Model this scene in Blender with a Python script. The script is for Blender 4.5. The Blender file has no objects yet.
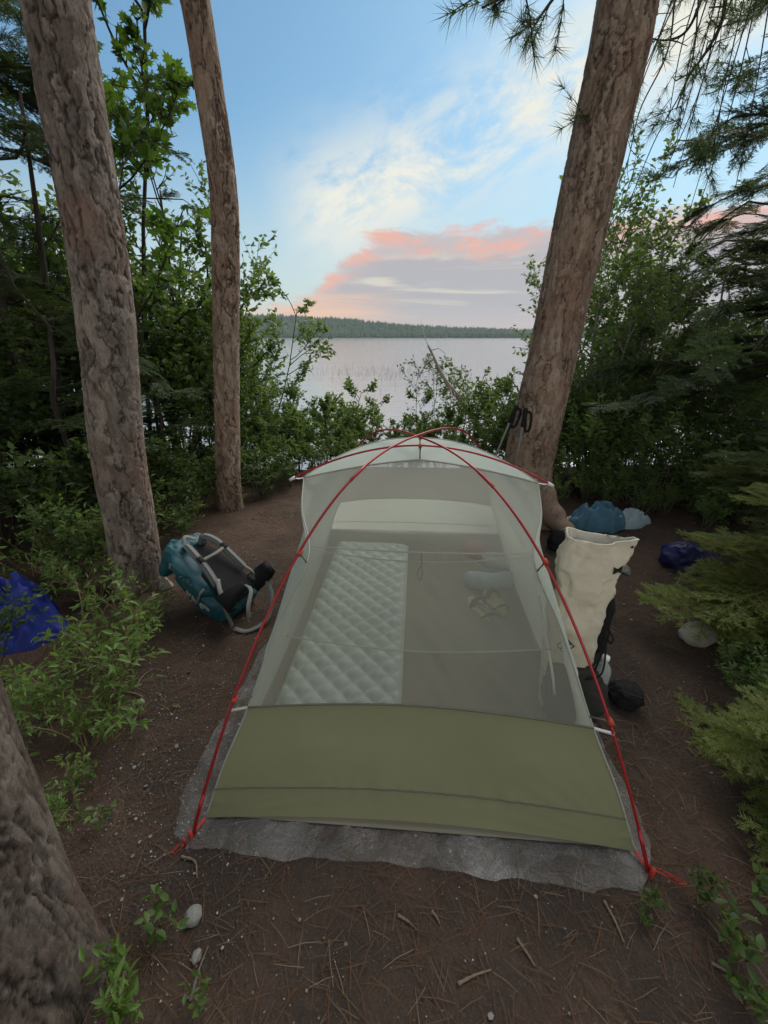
import bpy, math, random
import numpy as np
from mathutils import Vector, Matrix
R = math.radians
PI = math.pi
sc = bpy.context.scene
COL = sc.collection
H = 1.4                      # camera height
PITCH = R(23.7); FPX = 400.0
CP, SP = math.cos(PITCH), math.sin(PITCH)

def nrm(v):
    v = np.asarray(v, float)
    return v / np.maximum(np.linalg.norm(v, axis=-1, keepdims=True), 1e-9)

def ray(px, py):
    u, v = (px-384)/FPX, (512-py)/FPX
    return np.array([u, CP+v*SP, -SP+v*CP])
def gp(px, py, z=0.0):       # point on the level z
    d = ray(px, py); t = (z-H)/d[2]
    return np.array([0, 0, H]) + d*t
def yp(px, py, Y):           # point at distance Y ahead
    d = ray(px, py); return np.array([0, 0, H]) + d*(Y/d[1])

# ------------------------------------------------------------------ noise
def _hash(ix, iy, iz, s=0):
    h = (ix.astype(np.int64)*374761393 + iy.astype(np.int64)*668265263 + iz.astype(np.int64)*2147483647 + s*974711) & 0xFFFFFFFF
    h = ((h ^ (h >> 13))*1274126177) & 0xFFFFFFFF
    h = ((h ^ (h >> 16))*2246822519) & 0xFFFFFFFF
    return ((h ^ (h >> 15)) & 0xFFFFFF)/float(0xFFFFFF)
def vnoise(p, s=0):
    p = np.asarray(p, float); i = np.floor(p); f = p-i; f = f*f*(3-2*f); i = i.astype(np.int64)
    r = 0
    for a in (0, 1):
        for b in (0, 1):
            for c in (0, 1):
                w = (f[..., 0] if a else 1-f[..., 0])*(f[..., 1] if b else 1-f[..., 1])*(f[..., 2] if c else 1-f[..., 2])
                r = r + w*_hash(i[..., 0]+a, i[..., 1]+b, i[..., 2]+c, s)
    return r
def fbm(p, o=4, s=0):
    p = np.asarray(p, float); a, t, r = 1.0, 0, 0
    for k in range(o):
        r = r + a*vnoise(p*(2**k)+17.3*k, s+k); t += a; a *= .5
    return r/t
def worley(p, s=0):
    p = np.asarray(p, float); i = np.floor(p).astype(np.int64)
    f1 = np.full(p.shape[:-1], 9.); f2 = f1.copy(); cid = np.zeros(p.shape[:-1])
    for a in (-1, 0, 1):
        for b in (-1, 0, 1):
            for c in (-1, 0, 1):
                x, y, z = i[..., 0]+a, i[..., 1]+b, i[..., 2]+c
                q = np.stack([x+_hash(x, y, z, s), y+_hash(x, y, z, s+1), z+_hash(x, y, z, s+2)], -1)
                d = np.linalg.norm(q-p, axis=-1); h = _hash(x, y, z, s+3)
                m = d < f1
                f2 = np.where(m, f1, np.minimum(f2, d)); cid = np.where(m, h, cid); f1 = np.where(m, d, f1)
    return f1, f2, cid
def sstep(a, b, x):
    t = np.clip((np.asarray(x, float)-a)/(b-a), 0, 1); return t*t*(3-2*t)

# ------------------------------------------------------------------ mesh building
class MB:
    def __init__(s): s.V = []; s.F = []; s.n = 0
    def add(s, v, faces, mat=0):
        v = np.asarray(v, float).reshape(-1, 3)
        if not isinstance(faces, list): faces = [faces]
        for f in faces:
            f = np.asarray(f, np.int64)
            if f.size: s.F.append((f+s.n, mat))
        s.V.append(v); s.n += len(v); return s
    def build(s, name, mats, parent=None, smooth=True, loc=None):
        me = bpy.data.meshes.new(name)
        V = np.concatenate(s.V); me.vertices.add(len(V)); me.vertices.foreach_set('co', V.astype(np.float32).ravel())
        tot = np.concatenate([np.full(len(f), f.shape[1]) for f, m in s.F])
        idx = np.concatenate([f.ravel() for f, m in s.F])
        mi = np.concatenate([np.full(len(f), m) for f, m in s.F])
        st = np.concatenate([[0], np.cumsum(tot)[:-1]])
        me.loops.add(len(idx)); me.loops.foreach_set('vertex_index', idx.astype(np.int32))
        me.polygons.add(len(tot)); me.polygons.foreach_set('loop_start', st.astype(np.int32))
        me.polygons.foreach_set('material_index', mi.astype(np.int32))
        me.polygons.foreach_set('use_smooth', np.full(len(tot), smooth))
        for m in (mats if isinstance(mats, (list, tuple)) else [mats]): me.materials.append(m)
        me.update(calc_edges=True); me.validate()
        o = bpy.data.objects.new(name, me); COL.objects.link(o)
        if parent: o.parent = parent
        if loc is not None: o.location = loc
        return o

def frames(P):
    P = np.asarray(P, float); T = nrm(np.gradient(P, axis=0))
    ref = np.array([0, 0, 1.]) if abs(T[0][2]) < .9 else np.array([1., 0, 0])
    N = np.zeros_like(T); n = ref
    for i in range(len(P)):
        n = n-T[i]*np.dot(n, T[i]); n = n/max(np.linalg.norm(n), 1e-9); N[i] = n
    return T, N, np.cross(T, N)
def grid_faces(a, b, wrap=False):
    i = np.arange(a-1)[:, None]; j = np.arange(b if wrap else b-1)[None]
    j2 = (j+1) % b
    return np.stack([i*b+j, i*b+j2, (i+1)*b+j2, (i+1)*b+j], -1).reshape(-1, 4)
def tube(mb, P, rad, n=6, mat=0, cap=True, flat=None):
    P = np.asarray(P, float); rad = np.broadcast_to(np.asarray(rad, float), (len(P),))
    T, N, B = frames(P); a = np.linspace(0, 2*PI, n, endpoint=False)
    c, s = np.cos(a), np.sin(a)
    V = P[:, None]+rad[:, None, None]*(c[None, :, None]*N[:, None]+s[None, :, None]*B[:, None])
    F = [grid_faces(len(P), n, True)]
    if cap and n > 2:
        F.append(np.arange(n)[None, ::-1]); F.append((np.arange(n)+(len(P)-1)*n)[None])
    mb.add(V, F, mat)
def spline(pts, n):
    pts = np.asarray(pts, float); m = len(pts)
    P = np.vstack([2*pts[0]-pts[1], pts, 2*pts[-1]-pts[-2]]); out = []
    for t in np.linspace(0, m-1-1e-9, n):
        i = int(t); f = t-i; a, b, c, d = P[i], P[i+1], P[i+2], P[i+3]
        out.append(.5*((2*b)+(-a+c)*f+(2*a-5*b+4*c-d)*f*f+(-a+3*b-3*c+d)*f**3))
    return np.array(out)
def resample(P, n):
    P = np.asarray(P, float); d = np.concatenate([[0], np.cumsum(np.linalg.norm(np.diff(P, axis=0), axis=1))])
    t = np.linspace(0, d[-1], n); return np.stack([np.interp(t, d, P[:, k]) for k in range(3)], 1)
def ribbon(mb, pts, w, hint, th=.003, n=24, mat=0):
    P = resample(spline(pts, 80), n); T = nrm(np.gradient(P, axis=0)); hint = np.broadcast_to(np.asarray(hint, float), P.shape)
    S = nrm(np.cross(T, hint)); N = np.cross(S, T)
    ww = np.broadcast_to(np.asarray(w, float), (n,))[:, None]/2
    V = np.stack([P-S*ww-N*th/2, P+S*ww-N*th/2, P+S*ww+N*th/2, P-S*ww+N*th/2], 1)
    mb.add(V, [grid_faces(n, 4, True), np.array([[3, 2, 1, 0]]), np.array([[0, 1, 2, 3]])+4*(n-1)], mat)
def superell(n, e):
    a = np.linspace(0, 2*PI, n, endpoint=False); c, s = np.cos(a), np.sin(a)
    return np.sign(c)*np.abs(c)**e, np.sign(s)*np.abs(s)**e
def loft(mb, secs, n=40, mat=0, nz=None, caps=True, sub=40):
    """secs: (z, cx, cy, rx, ry, e); nz(points)->offset along outward normal"""
    S = np.array(secs, float); t = np.linspace(0, len(S)-1, sub)
    S2 = np.stack([np.interp(t, np.arange(len(S)), S[:, k]) for k in range(6)], 1)
    for _ in range(2): S2[1:-1] = .25*S2[:-2]+.5*S2[1:-1]+.25*S2[2:]
    V = []
    for z, cx, cy, rx, ry, e in S2:
        x, y = superell(n, e); V.append(np.stack([cx+rx*x, cy+ry*y, np.full(n, z)], 1))
    V = np.array(V)
    if nz is not None:
        c = V.mean(1, keepdims=True); V = V+nrm(V-c)*nz(V)[..., None]
    F = [grid_faces(len(V), n, True)]
    if caps: F += [np.arange(n)[None, ::-1], (np.arange(n)+(len(V)-1)*n)[None]]
    mb.add(V, F, mat); return V
def inst(mb, tv, tf, pos, ydir, nhint, scale, mat=0):
    """template (x side, y along, z normal) copied to many places, all in one mesh"""
    pos = np.asarray(pos, float); n = len(pos)
    if n == 0: return
    Y = nrm(ydir); X = nrm(np.cross(Y, nhint)); Z = np.cross(X, Y)
    sc_ = np.broadcast_to(np.asarray(scale, float), (n,))
    V = pos[:, None]+sc_[:, None, None]*(tv[None, :, 0:1]*X[:, None]+tv[None, :, 1:2]*Y[:, None]+tv[None, :, 2:3]*Z[:, None])
    k = len(tv)
    F = [((np.arange(n)*k)[:, None, None]+np.asarray(f)[None]).reshape(-1, np.asarray(f).shape[1]) for f in (tf if isinstance(tf, list) else [tf])]
    mb.add(V, F, mat)
def xform(V, M):             # M: 3 axes as columns + origin
    ax, o = M; V = np.asarray(V); return o+V[..., 0:1]*ax[0]+V[..., 1:2]*ax[1]+V[..., 2:3]*ax[2]

def empty(name, loc=(0, 0, 0), rz=0):
    o = bpy.data.objects.new(name, None); COL.objects.link(o); o.location = loc; o.rotation_euler = (0, 0, rz)
    o.empty_display_size = .1; return o
def tag(o, label=None, cat=None, group=None, kind=None):
    if label: o['label'] = label
    if cat: o['category'] = cat
    if group: o['group'] = group
    if kind: o['kind'] = kind
    return o
def copy_tree(o, loc, rz, s, label=None, group=None):
    kids = list(o.children)
    r = o.copy(); COL.objects.link(r); r.location = loc; r.rotation_euler = (0, 0, rz)
    r.scale = s if hasattr(s, '__len__') else (s, s, s)
    if label: r['label'] = label
    if group: r['group'] = group
    for ch in kids:
        c = ch.copy(); COL.objects.link(c); c.parent = r
        for g in ch.children:
            d = g.copy(); COL.objects.link(d); d.parent = c
    return r

# ------------------------------------------------------------------ materials
class NT:
    def __init__(s, tree): s.t = tree; s.n = tree.nodes; s.l = tree.links
    def node(s, typ, **kw):
        n = s.n.new(typ)
        for k, v in kw.items(): setattr(n, k, v)
        return n
    def put(s, sock, v):
        if isinstance(v, bpy.types.NodeSocket): s.l.new(v, sock)
        else: sock.default_value = v
    def M(s, op, *a, clamp=False):
        n = s.node('ShaderNodeMath', operation=op, use_clamp=clamp)
        for i, v in enumerate(a): s.put(n.inputs[i], v)
        return n.outputs[0]
    def mix(s, f, a, b, mode='MIX'):
        n = s.node('ShaderNodeMix', data_type='RGBA', blend_type=mode)
        def c(v): return v if isinstance(v, bpy.types.NodeSocket) else (*v, 1)
        s.put(n.inputs[0], f); s.put(n.inputs[6], c(a)); s.put(n.inputs[7], c(b)); return n.outputs[2]
    def ss(s, a, b, x):
        n = s.node('ShaderNodeMapRange', interpolation_type='SMOOTHSTEP')
        s.put(n.inputs[0], x); s.put(n.inputs[1], a); s.put(n.inputs[2], b); return n.outputs[0]
    def noise(s, vec, scale, detail=4, rough=.55, dist=0.0):
        n = s.node('ShaderNodeTexNoise'); s.put(n.inputs['Vector'], vec); s.put(n.inputs['Scale'], scale)
        n.inputs['Detail'].default_value = detail; n.inputs['Roughness'].default_value = rough; n.inputs['Distortion'].default_value = dist
        return n.outputs[0]
    def voro(s, vec, scale, feat='F1', out=0):
        n = s.node('ShaderNodeTexVoronoi', feature=feat); s.put(n.inputs['Vector'], vec); s.put(n.inputs['Scale'], scale); return n.outputs[out]
    def mapping(s, vec, scale):
        n = s.node('ShaderNodeMapping'); s.l.new(vec, n.inputs[0]); n.inputs['Scale'].default_value = scale; return n.outputs[0]
    def bump(s, h, strength=.4, dist=.01):
        n = s.node('ShaderNodeBump'); n.inputs['Strength'].default_value = strength; n.inputs['Distance'].default_value = dist
        s.l.new(h, n.inputs['Height']); return n.outputs[0]

def base_mat(name):
    m = bpy.data.materials.new(name); m.use_nodes = True; t = NT(m.node_tree); t.n.clear()
    out = t.node('ShaderNodeOutputMaterial'); tc = t.node('ShaderNodeTexCoord').outputs['Object']
    return m, t, out, tc
def princ(t, out, col, rough=.6, nrm_=None, metal=0, spec=.5, **kw):
    b = t.node('ShaderNodeBsdfPrincipled')
    t.put(b.inputs['Base Color'], col if isinstance(col, bpy.types.NodeSocket) else (*col, 1))
    t.put(b.inputs['Roughness'], rough); b.inputs['Metallic'].default_value = metal; b.inputs['Specular IOR Level'].default_value = spec
    if nrm_ is not None: t.l.new(nrm_, b.inputs['Normal'])
    for k, v in kw.items(): t.put(b.inputs[k.replace('_', ' ')], v)
    if out is not None: t.l.new(b.outputs[0], out.inputs[0])
    return b
def plain(name, c1, c2=None, rough=.6, scale=30, bump=.15, metal=0, spec=.4, dist=.004):
    m, t, out, tc = base_mat(name); c2 = c2 or tuple(x*.75 for x in c1)
    n = t.noise(tc, scale, 5); princ(t, out, t.mix(n, c1, c2), rough, t.bump(n, bump, dist) if bump else None, metal, spec); return m
def leaf_mat(name, c1, c2, c3=None, trans=.35, rough=.45, spec=.35):
    m, t, out, tc = base_mat(name)
    r = t.node('ShaderNodeNewGeometry').outputs['Random Per Island']
    col = t.mix(r, c1, c2)
    if c3: col = t.mix(t.ss(.86, .95, r), col, c3)
    oi = t.node('ShaderNodeObjectInfo').outputs['Random']
    col = t.mix(t.M('MULTIPLY', oi, .35), col, tuple(x*.55 for x in c1))
    b = princ(t, None, col, rough, spec=spec)
    tr = t.node('ShaderNodeBsdfTranslucent'); t.l.new(t.mix(.5, col, (c2[0]*1.7, c2[1]*1.5, c2[2]*.6)), tr.inputs[0])
    mx = t.node('ShaderNodeMixShader'); mx.inputs[0].default_value = trans
    t.l.new(b.outputs[0], mx.inputs[1]); t.l.new(tr.outputs[0], mx.inputs[2]); t.l.new(mx.outputs[0], out.inputs[0]); return m
def bark_mat(name, c1, c2, c3, rust=None):
    m, t, out, tc = base_mat(name)
    at = t.node('ShaderNodeAttribute', attribute_name='crack').outputs['Fac']; pl = t.node('ShaderNodeAttribute', attribute_name='plate').outputs['Fac']
    f = t.noise(tc, 70, 6, .7); v = t.noise(t.mapping(tc, (60, 60, 16)), 1.0, 5, .65, .5); g = t.noise(t.mapping(tc, (22, 22, 9)), 1.0, 5, .6)
    col = t.mix(t.ss(.2, .8, pl), c1, c2); col = t.mix(t.M('MULTIPLY', t.ss(.5, .66, g), .7), col, c3)
    if rust:
        col = t.mix(t.M('MULTIPLY', t.ss(.5, .68, t.noise(tc, 3.0, 4)), .6), col, rust)
    col = t.mix(t.M('MULTIPLY', t.ss(.4, .7, v), .4), col, tuple(x*.45 for x in c1))
    col = t.mix(t.M('MULTIPLY', t.ss(.56, .7, f), .3), col, tuple(min(1, x*1.35) for x in c2))
    col = t.mix(t.M('MULTIPLY', at, .9), col, tuple(x*.2 for x in c1))
    h = t.M('ADD', t.M('MULTIPLY', v, .6), t.M('MULTIPLY', f, .4))
    princ(t, out, col, .95, t.bump(h, 1.0, .008), spec=.1); return m
def fabric(name, col, trans=.45, open_=0.0, bump_scale=25, bump=.15, facing=0.0, rough=.7, var=.12, sheen=.2):
    """tent cloth: diffuse + see-through light, open_ = share of the weave that is holes"""
    m, t, out, tc = base_mat(name)
    n = t.noise(tc, 3.0, 4); c = t.mix(t.M('MULTIPLY', n, .8), col, tuple(x*(1-var*2) for x in col))
    nb = t.bump(t.noise(tc, bump_scale, 4, .6), bump, .01)
    b = princ(t, None, c, rough, nb, spec=sheen)
    tr = t.node('ShaderNodeBsdfTranslucent'); t.l.new(c, tr.inputs[0]); t.l.new(nb, tr.inputs[1])
    mx = t.node('ShaderNodeMixShader'); mx.inputs[0].default_value = trans
    t.l.new(b.outputs[0], mx.inputs[1]); t.l.new(tr.outputs[0], mx.inputs[2]); o = mx.outputs[0]
    if open_ > 0:
        tp = t.node('ShaderNodeBsdfTransparent'); m2 = t.node('ShaderNodeMixShader')
        fac = open_
        if facing:
            lw = t.node('ShaderNodeLayerWeight'); lw.inputs[0].default_value = .35
            fac = t.M('SUBTRACT', open_, t.M('MULTIPLY', lw.outputs['Facing'], facing), clamp=True)
        t.put(m2.inputs[0], fac); t.l.new(o, m2.inputs[1]); t.l.new(tp.outputs[0], m2.inputs[2]); o = m2.outputs[0]
    t.l.new(o, out.inputs[0]); return m

MAT = dict(
    pine=bark_mat('grey_pine_bark', (.185, .15, .125), (.31, .265, .225), (.125, .09, .07), rust=(.24, .14, .105)),
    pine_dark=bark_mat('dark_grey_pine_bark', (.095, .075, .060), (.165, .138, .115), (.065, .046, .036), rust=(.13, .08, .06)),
    pine_warm=bark_mat('reddish_pine_bark', (.25, .18, .135), (.38, .30, .235), (.17, .11, .08), rust=(.28, .165, .115)),
    twig=plain('dark_twig_bark', (.055, .045, .035), (.03, .025, .02), .9, 40),
    greytwig=plain('grey_twig_bark', (.16, .14, .12), (.09, .08, .07), .9, 40),
    birch=plain('pale_branch_bark', (.34, .31, .27), (.16, .14, .12), .85, 18),
    firtwig=plain('fir_twig_bark', (.20, .15, .08), (.13, .09, .05), .8, 40),
    deadwood=plain('weathered_dead_wood', (.5, .45, .39), (.34, .3, .25), .9, 25),
    stick=plain('dry_stick_wood', (.22, .165, .115), (.12, .09, .06), .85, 35),
    leaf=leaf_mat('green_leaf', (.08, .15, .034), (.14, .22, .056), trans=.42),
    leaf_light=leaf_mat('light_green_leaf', (.095, .18, .035), (.16, .26, .06), trans=.4),
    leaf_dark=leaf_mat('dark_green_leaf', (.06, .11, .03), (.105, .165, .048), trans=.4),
    leaf_blue=leaf_mat('blue_green_leaf', (.07, .13, .055), (.11, .18, .085), trans=.3),
    maple=leaf_mat('maple_leaf', (.05, .12, .02), (.10, .19, .03), trans=.5),
    hemlock=leaf_mat('dark_conifer_needles', (.06, .105, .034), (.095, .15, .048), trans=.3),
    fir=leaf_mat('yellow_green_fir_needles', (.125, .175, .03), (.20, .26, .05), trans=.3),
    fir_mid=leaf_mat('green_fir_needles', (.08, .14, .036), (.12, .19, .052), trans=.3),
    needle=leaf_mat('fallen_pine_needles', (.11, .058, .033), (.19, .12, .075), (.26, .2, .15), trans=.05, rough=.8, spec=.1),
    deadleaf=leaf_mat('dead_brown_leaves', (.10, .06, .035), (.20, .13, .07), (.28, .22, .15), trans=.1, rough=.8, spec=.1),
    fleck=leaf_mat('pale_bark_flecks', (.17, .15, .13), (.34, .32, .30), (.5, .48, .45), trans=.02, rough=.8, spec=.1),
    far=leaf_mat('far_forest_foliage', (.060, .098, .062), (.078, .118, .074), trans=.05, rough=1.0, spec=0),
    red=plain('red_anodised_pole', (.34, .010, .016), (.29, .008, .012), .35, 20, 0, .25, .6),
    redcord=plain('red_orange_cord', (.42, .05, .03), (.3, .03, .02), .7, 90),
    whiteplastic=plain('white_plastic', (.7, .7, .68), (.6, .6, .58), .4, 20, 0),
    greyplastic=plain('grey_plastic', (.3, .3, .3), None, .5, 20, 0),
    olive=fabric('olive_tent_fabric', (.265, .272, .155), .28, bump_scale=5, bump=.35),
    roofc=fabric('pale_tent_fabric', (.60, .66, .585), .35, bump_scale=9, bump=.1),
    litc=fabric('lit_tent_fabric', (.66, .70, .58), .5, bump_scale=9, bump=.1),  # same cloth as the olive panel, lightened to stand for light through it
    mesh=fabric('grey_green_tent_mesh', (.50, .50, .42), .4, .60, bump=.05, facing=.30),
    mesh2=fabric('pale_tent_side_mesh', (.60, .65, .56), .4, .50, bump=.05, facing=.55),
    floor=fabric('grey_tent_floor', (.19, .17, .13), .0, bump_scale=7, bump=.7, rough=.95, sheen=.05),
    seam=plain('grey_seam_tape', (.13, .125, .09), None, .7, 20, 0),
    seam_pale=plain('pale_seam_tape', (.34, .36, .30), None, .7, 20, 0),
    pad=plain('pale_green_pad_fabric', (.43, .50, .44), (.38, .45, .40), .6, 40, .1),
    teal=plain('teal_nylon', (.012, .085, .11), (.008, .055, .075), .55, 60, .25),
    tealtop=plain('dark_teal_nylon', (.008, .045, .06), (.006, .03, .04), .6, 60, .2),
    black=plain('black_nylon', (.012, .012, .013), (.02, .02, .02), .75, 70, .25, spec=.12),
    blackmesh=plain('black_stretch_mesh', (.035, .033, .03), (.012, .012, .012), .8, 160, .4),
    strap=plain('grey_webbing', (.20, .205, .19), (.13, .135, .125), .75, 90, .2),
    padgrey=plain('grey_harness_foam', (.07, .08, .085), (.12, .125, .12), .75, 50, .2),
    cream=fabric('cream_ripstop', (.76, .70, .55), .16, bump_scale=22, bump=.6, var=.14),
    creamin=fabric('pale_cream_lining', (.66, .64, .56), .1, bump_scale=16, bump=.3),
    blue=plain('blue_tarp_nylon', (.010, .03, .26), (.008, .02, .18), .6, 25, .15),
    navy=plain('navy_stuff_sack_nylon', (.012, .014, .105), (.008, .009, .06), .5, 40, .2),
    jacket=plain('slate_blue_cloth', (.075, .19, .27), (.045, .115, .17), .8, 30, .2),
    lining=plain('pale_blue_lining', (.36, .45, .5), (.27, .35, .4), .8, 30, .2),
    tissue=plain('off_white_cloth', (.36, .33, .29), (.24, .22, .19), .8, 40, .2),
    rock=plain('grey_granite', (.27, .26, .235), (.15, .15, .135), .9, 12, .5, dist=.01),
    palerock=plain('pale_granite', (.46, .44, .40), (.30, .29, .26), .9, 14, .5, dist=.01),
    sole=plain('yellow_foam_sole', (.42, .34, .15), (.3, .24, .1), .7, 60),
    redstuff=plain('dull_red_nylon', (.3, .05, .045), None, .6, 30),
)
def clear_mat():
    m, t, out, tc = base_mat('clear_bottle_plastic')
    b = princ(t, None, (.75, .8, .8), .12, spec=.6); tp = t.node('ShaderNodeBsdfTransparent'); tp.inputs[0].default_value = (.85, .9, .9, 1)
    mx = t.node('ShaderNodeMixShader'); mx.inputs[0].default_value = .35
    t.l.new(tp.outputs[0], mx.inputs[1]); t.l.new(b.outputs[0], mx.inputs[2]); t.l.new(mx.outputs[0], out.inputs[0]); return m
MAT['clear'] = clear_mat()
def film_mat():
    m, t, out, tc = base_mat('crinkled_clear_film')
    n1 = t.noise(tc, 11, 6, .6, .2); w = t.noise(tc, 5, 3, .5)
    dd = t.node('ShaderNodeVectorMath', operation='ADD'); t.l.new(tc, dd.inputs[0]); sv = t.node('ShaderNodeVectorMath', operation='SCALE'); t.l.new(t.n.new('ShaderNodeTexNoise').outputs[1], sv.inputs[0]); sv.inputs[3].default_value = .05; t.l.new(sv.outputs[0], dd.inputs[1])
    e1 = t.voro(dd.outputs[0], 9, 'DISTANCE_TO_EDGE'); e2 = t.voro(t.mapping(dd.outputs[0], (1, .35, 1)), 26, 'DISTANCE_TO_EDGE')
    line = t.M('ADD', t.M('SUBTRACT', 1.0, t.ss(0.0, .035, e1)), t.M('MULTIPLY', t.M('SUBTRACT', 1.0, t.ss(0.0, .05, e2)), .5), clamp=True)
    bp = t.bump(t.M('ADD', t.M('MULTIPLY', n1, .5), t.M('MULTIPLY', e1, 1.2)), .8, .02)
    b = princ(t, None, (.55, .545, .52), .16, bp, spec=.6); tp = t.node('ShaderNodeBsdfTransparent'); tp.inputs[0].default_value = (.9, .9, .9, 1)
    mx = t.node('ShaderNodeMixShader'); t.put(mx.inputs[0], t.M('ADD', .10, t.M('ADD', t.M('MULTIPLY', line, .035), t.M('MULTIPLY', t.ss(.42, .7, w), .15))))
    t.l.new(tp.outputs[0], mx.inputs[1]); t.l.new(b.outputs[0], mx.inputs[2]); t.l.new(mx.outputs[0], out.inputs[0]); return m
MAT['film'] = film_mat()
def soil_mat():
    m, t, out, tc = base_mat('forest_floor_soil')
    a = t.noise(tc, 2.3, 6, .6); b = t.noise(tc, 28, 8, .75); c = t.noise(tc, 160, 5, .7); d = t.voro(tc, 95, 'F1')
    col = t.mix(t.ss(.35, .65, a), (.062, .049, .040), (.115, .078, .058))
    col = t.mix(t.M('MULTIPLY', t.ss(.45, .7, b), .8), col, (.060, .046, .038))
    col = t.mix(t.M('MULTIPLY', t.ss(.55, .75, c), .7), col, (.22, .165, .125))
    h = t.M('ADD', t.M('MULTIPLY', b, .7), t.M('ADD', t.M('MULTIPLY', c, .4), t.M('MULTIPLY', d, .3)))
    princ(t, out, col, .95, t.bump(h, 1.0, .02), spec=.1); return m
MAT['soil'] = soil_mat()
def water_mat():
    m, t, out, tc = base_mat('lake_water')
    w1 = t.noise(t.mapping(tc, (.9, 2.6, 1)), 1.3, 4, .6, .4); w2 = t.noise(t.mapping(tc, (.12, .3, 1)), 1.0, 3)
    h = t.M('ADD', t.M('MULTIPLY', w1, .5), t.M('MULTIPLY', w2, 1.0))
    princ(t, out, (.29, .29, .29), .12, t.bump(h, .22, .2), spec=.5, IOR=1.6); return m
MAT['water'] = water_mat()
MAT['hill'] = plain('wooded_hill_ground', (.06, .09, .05), None, .9, .05, 0)

# ------------------------------------------------------------------ camera, light, sky
cd = bpy.data.cameras.new('camera'); cam = bpy.data.objects.new('camera', cd); COL.objects.link(cam); sc.camera = cam
cd.sensor_fit = 'VERTICAL'; cd.sensor_height = 36; cd.lens = FPX/1024*36; cd.clip_start = .02; cd.clip_end = 6000
cam.location = (0, 0, H); cam.rotation_euler = (R(90)-PITCH, 0, 0)
SUN_AZ, SUN_EL = R(35), R(48)
sd = bpy.data.lights.new('sun', 'SUN'); so = bpy.data.objects.new('sun', sd); COL.objects.link(so)
sd.energy = 2.5; sd.angle = R(60); sd.color = (1, .93, .86)
S = Vector((math.sin(SUN_AZ)*math.cos(SUN_EL), math.cos(SUN_AZ)*math.cos(SUN_EL), math.sin(SUN_EL)))
so.rotation_euler = S.to_track_quat('Z', 'Y').to_euler(); so.location = (-3, -3, 6)

def ae(px, py):
    d = nrm(ray(px, py)); return math.degrees(math.atan2(d[0], d[1])), math.degrees(math.asin(d[2]))
wd = bpy.data.worlds.new('World'); sc.world = wd; wd.use_nodes = True
t = NT(wd.node_tree); bg = t.n['Background']
sky = t.node('ShaderNodeTexSky', sky_type='NISHITA', sun_disc=False, sun_elevation=SUN_EL, sun_rotation=SUN_AZ)
D = t.node('ShaderNodeTexCoord').outputs['Generated']
sx = t.node('ShaderNodeSeparateXYZ'); t.l.new(D, sx.inputs[0])
A = t.M('MULTIPLY', t.M('ARCTAN2', sx.outputs[0], sx.outputs[1]), 180/PI)
EL = t.M('MULTIPLY', t.M('ARCSINE', sx.outputs[2]), 180/PI)
def vec(x, y, z=0.0):
    c = t.node('ShaderNodeCombineXYZ')
    for i, v in enumerate((x, y, z)): t.put(c.inputs[i], v)
    return c.outputs[0]
BG_STR = .085
EXPO = .72
K = 1/BG_STR/2**EXPO
def kc(c): return tuple(x*K for x in c)
def mul(a, b): return t.M('MULTIPLY', a, b)
def add(a, b): return t.M('ADD', a, b)
blue = t.mix(1.0, sky.outputs[0], (.61, .875, .90), 'MULTIPLY')
low = t.M('SUBTRACT', 1.0, t.ss(1.0, 22.0, EL))
col = t.mix(mul(low, .8), blue, kc((.66, .72, .70)))
# brighter sky added behind the camera, out of view, to lift trunks and foliage
fill_glow = mul(t.ss(80.0, 150.0, t.M('ABSOLUTE', A)), mul(t.ss(-2.0, 6.0, EL), t.M('SUBTRACT', 1.0, t.ss(25.0, 62.0, EL))))
col = t.mix(fill_glow, col, kc((1.3, 1.27, 1.18)))
# high thin cloud, a diagonal band
(a0, e0), (a1, e1) = ae(300, 215), ae(610, 55)
L_ = math.hypot(a1-a0, e1-e0); ca, sa = (a1-a0)/L_, (e1-e0)/L_
U = add(mul(t.M('SUBTRACT', A, a0), ca), mul(t.M('SUBTRACT', EL, e0), sa))
W = add(mul(t.M('SUBTRACT', A, a0), -sa), mul(t.M('SUBTRACT', EL, e0), ca))
n1 = t.noise(vec(mul(U, .09), mul(W, .19), 3.3), 1.0, 9, .67, .3)
n1b = t.noise(vec(mul(U, .03), mul(W, .05), 4.0), 1.0, 3, .5)
band = t.M('POWER', 2.718, t.M('MULTIPLY', t.M('POWER', t.M('DIVIDE', t.M('SUBTRACT', W, -.5), 5.0), 2.0), -1.0))
band = mul(band, t.ss(-5.0, 5.0, U))
cir = mul(t.ss(.34, .60, n1), add(mul(band, 1.1), mul(t.ss(.55, .85, n1b), .12)))
cir = add(cir, mul(mul(band, t.ss(.3, .6, n1b)), .15))
col = t.mix(t.M('MULTIPLY', cir, .95, clamp=True), col, kc((.88, .88, .79)))
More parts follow.
